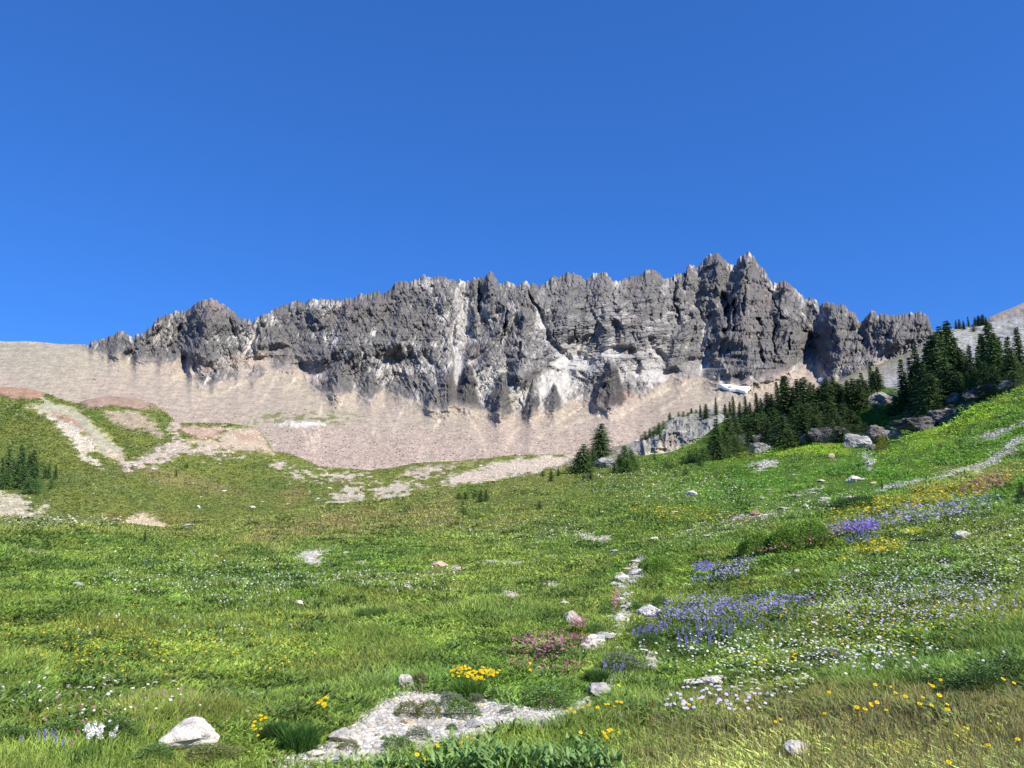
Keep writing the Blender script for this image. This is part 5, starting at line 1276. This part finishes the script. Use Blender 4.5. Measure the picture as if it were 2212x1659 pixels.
# ------------------------------------------------------------------ flowers
def stalk(h, r=.0016, col=(.07, .13, .03)):
    V = [(-r, 0, 0), (r, 0, 0), (0, r, 0), (-r * .7, 0, h), (r * .7, 0, h), (0, r * .7, h)]
    return V, [(0, 1, 4, 3), (1, 2, 5, 4), (2, 0, 3, 5)], [col] * 6
def flower_mesh(kind, seed):
    g = np.random.default_rng(seed)
    H = dict(daisy=.24, bistort=.28, umbel=.22, aster=.22, lupine=.26, paint=.22)[kind]
    V, Fq, Cc = stalk(H, .0022); V = list(map(tuple, V)); Cc = list(Cc)
    Fl = [tuple(f) for f in Fq]
    def quad(ps, c):
        k = len(V); V.extend([tuple(q) for q in ps]); Fl.append(tuple(range(k, k + len(ps)))); Cc.extend([c] * len(ps))
    if kind in ('daisy', 'aster'):
        n = 10; R_ = .026 if kind == 'daisy' else .021; tilt = np.array([-.0, -.45, .9])
        colp = (.80, .56, .01) if kind == 'daisy' else (.60, .55, .78)
        t1_ = np.array([1, 0, 0.]); t2_ = np.cross(tilt, t1_); t2_ /= np.linalg.norm(t2_); c0 = np.array([0, 0, H])
        for i in range(n):
            a = i * 6.283 / n; d = t1_ * math.cos(a) + t2_ * math.sin(a); s_ = np.cross(tilt, d) * .24
            quad([c0 + d * R_ * .15 - s_ * R_ * .4, c0 + d * R_ * .75 - s_ * R_, c0 + d * R_ * g.uniform(.95, 1.1), c0 + d * R_ * .75 + s_ * R_, c0 + d * R_ * .15 + s_ * R_ * .4], colp)
        up = tilt / np.linalg.norm(tilt) * .004
        quad([c0 + up + (t1_ * math.cos(a) + t2_ * math.sin(a)) * R_ * .3 for a in np.linspace(0, 5.2, 6)], (.45, .22, .01) if kind == 'daisy' else (.75, .55, .05))
    elif kind == 'bistort':
        for i in range(26):
            a = g.uniform(0, 6.28); zz = g.uniform(-.020, .020); rr_ = .011 * math.sqrt(max(0, 1 - (zz / .024) ** 2)); c = np.array([math.cos(a) * rr_, math.sin(a) * rr_, H + zz]); e = .006
            quad([c + g.normal(0, e, 3) for _ in range(4)], (.82, .80, .74))
    elif kind == 'umbel':
        for i in range(34):
            a = g.uniform(0, 6.28); rr_ = .030 * math.sqrt(g.random()); c = np.array([math.cos(a) * rr_, math.sin(a) * rr_, H - rr_ * .25 + g.normal(0, .002)]); e = .006
            quad([c + np.array([-e, -e, 0]), c + np.array([e, -e, .002]), c + np.array([e, e, .003]), c + np.array([-e, e, 0])], (.78, .77, .64))
    elif kind == 'lupine':
        for i in range(40):
            t = g.random(); a = g.uniform(0, 6.28); rr_ = .014 * (1.15 - t); c = np.array([math.cos(a) * rr_, math.sin(a) * rr_, H * .62 + H * .42 * t]); e = .0075
            w_ = (.58, .52, .80) if g.random() < .15 else tuple(np.array((.25, .22, .52)) * g.uniform(.8, 1.35))
            quad([c + g.normal(0, e, 3) for _ in range(4)], w_)
        for i in range(10):
            a = g.uniform(0, 6.28); d = np.array([math.cos(a), math.sin(a), .2]); s_ = np.array([-d[1], d[0], 0]) * .008; b = np.array([0, 0, H * g.uniform(.1, .5)])
            quad([b, b + d * .03 + s_, b + d * .06, b + d * .03 - s_], (.07, .14, .05))
    else:
        for i in range(24):
            t = g.random(); a = g.uniform(0, 6.28); rr_ = .018 * (1 - t * .6); c = np.array([math.cos(a) * rr_, math.sin(a) * rr_, H * .72 + H * .3 * t]); e = .008
            quad([c + g.normal(0, e, 3) for _ in range(4)], tuple(np.array((.50, .15, .27)) * g.uniform(.7, 1.2)))
    flat = [i for f in Fl for i in f]
    V = np.array(V); V[:, 2] -= .02
    return mesh_np(kind, V, np.array(flat), np.array([len(f) for f in Fl]), M_petal, False, np.array(Cc)), H
FK = {}
for kd in ('daisy', 'bistort', 'umbel', 'aster', 'lupine', 'paint'):
    FK[kd] = [flower_mesh(kd, 600 + i) for i in range(3)]
FN = dict(daisy=('yellow_daisy', 'yellow flower'), bistort=('white_bistort', 'white flower'), umbel=('white_umbel', 'white flower'), aster=('pale_aster', 'purple flower'), lupine=('lupine', 'lupine'), paint=('pink_paintbrush', 'pink flower'))
def put_flower(kd, x, y, label, group, s=1.0):
    """x, y: where the flower head shows"""
    me, H = random.choice(FK[kd])
    for q_ in STONES:
        if q_[2] > 14 and abs(x - q_[0]) < q_[2] * .62 and q_[1] - q_[2] * 1.15 < y < q_[1] + 5: return
    try: p, k = ground(x, y)
    except ValueError: return
    sc = s * {'daisy': .46, 'bistort': .55, 'umbel': .5, 'aster': .62, 'lupine': .55, 'paint': .42}[kd] * random.uniform(.75, 1.2)
    yy = y + H * sc / k * .96
    try: p, k = ground(x, yy)
    except ValueError: return
    o = link(FN[kd][0], me, label=label, category=FN[kd][1], group=group)
    o.location = p; o.scale = (sc,) * 3; o.rotation_euler = (random.uniform(-.15, .15), random.uniform(-.15, .15), random.uniform(-.7, .7))
def patchf(kd, n, cx_, cy_, rx_, ry_, rot, where, s=1.0, minscale=0.0):
    look = dict(daisy='yellow daisy-like flower', bistort='white tufted flower head', umbel='cream flat-topped flower', aster='pale lilac aster', lupine='blue-violet lupine spike', paint='pink paintbrush flower')[kd]
    c, s2 = math.cos(R(rot)), math.sin(R(rot)); k = 0
    while k < n:
        a = random.uniform(0, 6.283); q = math.sqrt(random.random())
        u = rx_ * q * math.cos(a); v = ry_ * q * math.sin(a)
        x = cx_ + u * c - v * s2; y = cy_ + u * s2 + v * c
        k += 1
        if not (2 < x < 2210 and y < 1655): continue
        put_flower(kd, x, y, look + ' ' + where, FN[kd][0].replace('_', ' ') + 's ' + where, s)
for i, (x, y) in enumerate([(1798,1497),(1892,1481),(1931,1485),(1936,1501),(1965,1508),(2004,1510),(2024,1505),(2021,1486),(2036,1470),(1899,1520),(1882,1523),(1888,1527),(1860,1530),(1881,1537),(1914,1536),(1998,1524),(2015,1525),(2046,1522),(2046,1536),(1787,1545),(1687,1557),(1677,1561),(2167,1470),(2192,1478),(2207,1602),(2061,1652),(2146,1615),(2012,1482)]):
    put_flower('daisy', x, y, 'large yellow daisy-like flower in the dry grass at the lower right', 'yellow daisies in the dry grass at the lower right', 1.15)
patchf('daisy', 34, 995, 1452, 26, 13, 0, 'in the dense clump above the gravel', 1.2); patchf('daisy', 30, 1052, 1450, 26, 11, 0, 'in the dense clump above the gravel', 1.2); patchf('daisy', 16, 1030, 1470, 16, 8, 0, 'in the dense clump above the gravel', 1.2)
patchf('daisy', 50, 1900, 1375, 300, 55, 0, 'in the band across the right slope', .85); patchf('daisy', 26, 1650, 1420, 90, 16, 0, 'around the flat white slab'); patchf('daisy', 14, 1520, 1440, 60, 22, 0, 'around the flat white slab')
patchf('daisy', 40, 270, 1425, 240, 60, 0, 'in the left foreground meadow', .62); patchf('daisy', 18, 590, 1410, 90, 40, 0, 'left of the gravel', .85); patchf('daisy', 12, 700, 1520, 14, 14, 0, 'beside the grass tussock'); patchf('daisy', 9, 560, 1570, 14, 26, 0, 'right of the big white boulder')
patchf('daisy', 22, 975, 1618, 90, 18, -12, 'along the lower gravel edge'); patchf('daisy', 14, 1160, 1440, 30, 14, 0, 'right of the dense clump'); patchf('daisy', 10, 1310, 1585, 60, 12, 0, 'right of the broad-leaved plants'); patchf('daisy', 12, 1290, 1530, 70, 10, -6, 'at the right tip of the gravel')
patchf('daisy', 8, 1230, 1510, 300, 30, 0, 'thinly spread below the stream')
patchf('bistort', 120, 470, 1255, 240, 46, 4, 'in the middle of the left meadow', 1.1); patchf('bistort', 55, 620, 1250, 120, 16, 0, 'in the white-dotted band', 1.1); patchf('bistort', 40, 870, 1268, 120, 12, 4, 'in the thin white band', 1.1); patchf('bistort', 30, 420, 1350, 260, 40, 0, 'scattered in the left foreground')
patchf('bistort', 22, 205, 1588, 40, 14, 0, 'in the white cluster at the lower left', 1.25); patchf('bistort', 20, 1180, 1215, 120, 14, 0, 'near the upper stream')
patchf('umbel', 70, 1640, 1470, 120, 34, 0, 'around the flat white slab'); patchf('umbel', 60, 1900, 1300, 260, 40, 0, 'on the white-speckled right slope'); patchf('umbel', 60, 2090, 1230, 120, 40, -10, 'on the white-speckled right slope'); patchf('umbel', 18, 250, 1440, 220, 60, 0, 'among the left yellow flowers'); patchf('umbel', 12, 330, 1530, 300, 60, 0, 'in the lower left corner')
patchf('aster', 60, 1560, 1510, 130, 30, 0, 'below the flat white slab'); patchf('aster', 50, 1950, 1420, 240, 30, 0, 'above the shaded leafy bank'); patchf('aster', 40, 1880, 1330, 200, 30, 0, 'on the right slope', .9)
patchf('lupine', 70, 1510, 1335, 100, 30, -6, 'in the main violet patch right of the whitish boulder', 1.15); patchf('lupine', 26, 1400, 1356, 34, 8, -12, 'in the main violet patch right of the whitish boulder', 1.15); patchf('lupine', 44, 1520, 1365, 66, 22, -10, 'in the lower violet patch', 1.1); patchf('lupine', 22, 1518, 1246, 24, 7, -6, 'in the small upper violet patch', 1.1)
patchf('lupine', 40, 1650, 1335, 110, 18, -4, 'in the thin violet strip across the slope'); patchf('lupine', 30, 1865, 1158, 40, 9, -6, 'in the far violet strip', 1.3); patchf('lupine', 16, 1330, 1440, 30, 14, 0, 'on the herb mound', .9); patchf('lupine', 8, 100, 1590, 60, 12, 0, 'at the lower left edge', .8)
patchf('paint', 34, 1246, 1372, 24, 9, 14, 'on the herb mound left of the stream', 1.0); patchf('paint', 46, 1150, 1420, 60, 14, 0, 'in the pink strip', .9); patchf('paint', 40, 1230, 1432, 34, 14, -14, 'at the end of the stream', .9); patchf('paint', 16, 905, 1470, 20, 16, 0, 'beside the upright cream boulder', .8)
patchf('paint', 10, 890, 1520, 30, 14, 0, 'on the gravel tuft', .8); patchf('paint', 20, 280, 1560, 240, 50, 0, 'dotted in the lower left', .9); patchf('paint', 14, 1190, 1505, 60, 14, 0, 'on the dark herb clump', .7)

def flower_dots(name, label, cat, spec, seed):
    """the far and small flowers of one colour: specks of petals too many to count"""
    g = np.random.default_rng(seed); Vs = []; Cs = []
    for col, n, fn, big in spec:
        Pp, rr_ = scatter(me_, fn * (1 - NOGRASS) + 1e-12, n, [RG], yr=(-1, 1650))
        n = len(Pp); s_ = np.maximum(.016, rr_ * .00115) * big * g.uniform(.6, 1.3, n)
        c = Pp + np.array([0, 0, 1]) * (.10 + .12 * g.random(n) + rr_ * .001)[:, None]
        a = g.uniform(0, 6.28, n); u = np.stack([np.cos(a), np.sin(a), g.normal(0, .25, n)], -1) * s_[:, None]; v = np.stack([-np.sin(a), np.cos(a), g.normal(0, .4, n)], -1) * s_[:, None]
        Vs.append(np.stack([c - u, c - v * .8, c + u, c + v * .8], 1).reshape(-1, 3))
        Cs.append(np.repeat(np.array(col) * g.uniform(.75, 1.1, (n, 1)), 4, 0))
    V = np.vstack(Vs); Cc = np.vstack(Cs)
    me = mesh_np(name, V, np.arange(len(V)), np.full(len(V) // 4, 4), M_petal, False, Cc)
    link(name, me, kind='stuff', label=label, category=cat)
bl = lambda *a: np.clip((blob(NX, NY, *a) + g2 * .5) * 2.5, 0, 1)
flower_dots('yellow_flowers', 'small yellow flowers sprinkled over the whole meadow', 'yellow flowers', [
    ((.70,.52,.03), 1100, bl(260, 1420, 290, 90) + bl(600, 1400, 140, 70) * .6, .62), ((.72,.53,.03), 800, bl(1880, 1350, 340, 80), .75), ((.72,.55,.03), 1100, bl(1960, 1100, 260, 30, -14), 1.2),
    ((.70,.55,.05), 500, bl(1480, 1120, 160, 20, 4), 1.1), ((.70,.55,.04), 400, bl(1900, 1200, 60, 14), 1.1), ((.65,.60,.10), 700, bl(1400, 1050, 200, 50), .8)], 21)
flower_dots('white_flowers', 'tiny white and cream flowers sprinkled over the meadow', 'white flowers', [
    ((.78,.77,.70), 700, bl(450, 1260, 320, 70), .85), ((.78,.77,.70), 350, bl(860, 1265, 160, 16), .9), ((.72,.72,.62), 3000, bl(2040, 1240, 300, 130, -14), .85), ((.70,.70,.55), 1300, bl(1640, 1130, 260, 34, -14), .8),
    ((.68,.68,.52), 1500, bl(1450, 1060, 240, 50, 6), .8), ((.72,.72,.62), 900, bl(1700, 1440, 320, 60), .9), ((.75,.74,.68), 500, bl(1150, 1160, 200, 40), .8), ((.6,.6,.45), 400, bl(120, 1135, 200, 14), 1.1), ((.78,.77,.70), 120, bl(200, 1560, 240, 60), .7)], 22)
flower_dots('violet_flowers', 'small violet and lilac flowers in drifts across the right slope', 'violet flowers', [
    ((.31,.28,.54), 1000, bl(1510, 1340, 105, 34, -6) + bl(1400, 1356, 34, 10, -12), .95), ((.28,.24,.58), 700, bl(1650, 1330, 130, 22, -4), 1.1), ((.42,.38,.66), 1500, bl(1960, 1130, 230, 26, -10), 1.1), ((.24,.19,.6), 500, bl(1862, 1157, 50, 12, -6), 1.3),
    ((.25,.2,.6), 300, bl(1518, 1246, 30, 9), 1.2), ((.45,.42,.62), 1200, bl(1960, 1330, 280, 70), .9), ((.4,.36,.6), 500, bl(1580, 1250, 60, 20, -20), 1.0)], 23)
flower_dots('pink_flowers', 'small pink and reddish flowers in drifts by the stream and slope', 'pink flowers', [
    ((.45,.17,.26), 260, bl(1246, 1374, 26, 9, 14), .7), ((.42,.18,.24), 420, bl(1180, 1425, 90, 20, 0), 1.0), ((.40,.20,.18), 700, bl(2130, 1055, 80, 20, -14), 1.1), ((.42,.22,.2), 500, bl(1760, 1180, 150, 10, -14), 1.1), ((.45,.2,.22), 200, bl(1330, 1320, 12, 30, 0), .9), ((.42,.18,.24), 90, bl(300, 1570, 260, 50), .7)], 24)

# ------------------------------------------------------------------ snow left under the wall
def snow_patch(poly, thick, label):
    q = np.array(poly); gx = np.linspace(q[:, 0].min() - 1, q[:, 0].max() + 1, 70); gy = np.linspace(q[:, 1].min() - 1, q[:, 1].max() + 1, 26)
    V = []; idx = {}
    fit = []
    for x in np.linspace(q[:, 0].min(), q[:, 0].max(), 9):
        for y in np.linspace(q[:, 1].min(), q[:, 1].max(), 5):
            p = mt.hit(x, y)
            if p is not None: fit.append((1, x, y, math.hypot(p[0], p[1])))
    fit = np.array(fit); cf = np.linalg.lstsq(fit[:, :3], fit[:, 3], rcond=None)[0]; off = np.quantile(fit[:, 3] - fit[:, :3] @ cf, .30)
    for j, y in enumerate(gy):
        for i, x in enumerate(gx):
            d = poly_dist(poly, np.array([x]), np.array([y]))[0]
            if d < -.8: continue
            rd = cf[0] + cf[1] * x + cf[2] * y + off; dd = ray(x, y); p = Vector((float(dd[0]) * rd, float(dd[1]) * rd, float(dd[2]) * rd)); tow = -p.normalized()
            V.append(p + (tow * .6 + Vector((0, 0, .8))) * (thick * min(1, max(0, d + .6) / 2.0) - .5)); idx[(i, j)] = len(V) - 1
    Fq = []
    for (i, j) in idx:
        k = [(i, j), (i, j + 1), (i + 1, j + 1), (i + 1, j)]
        if all(t in idx for t in k): Fq.append([idx[t] for t in k])
    me = mesh_np('snow_patch', np.array([v[:] for v in V]), np.array(Fq), np.full(len(Fq), 4), M_snow, True, np.tile([.86, .88, .90], (len(V), 1)))
    link('snow_patch', me, label=label, category='snow patch')
snow_patch([(1549,831),(1562,832),(1578,833),(1594,836),(1608,836),(1622,837),(1618,844),(1611,851),(1600,848),(1590,845),(1576,846),(1563,841)], 3.5, 'white remnant of snow at the foot of the tall rock tower')
snow_patch([(1766,820),(1772,817),(1780,816),(1776,822),(1768,825)], 3.0, 'tiny snow remnant half hidden behind the wood')
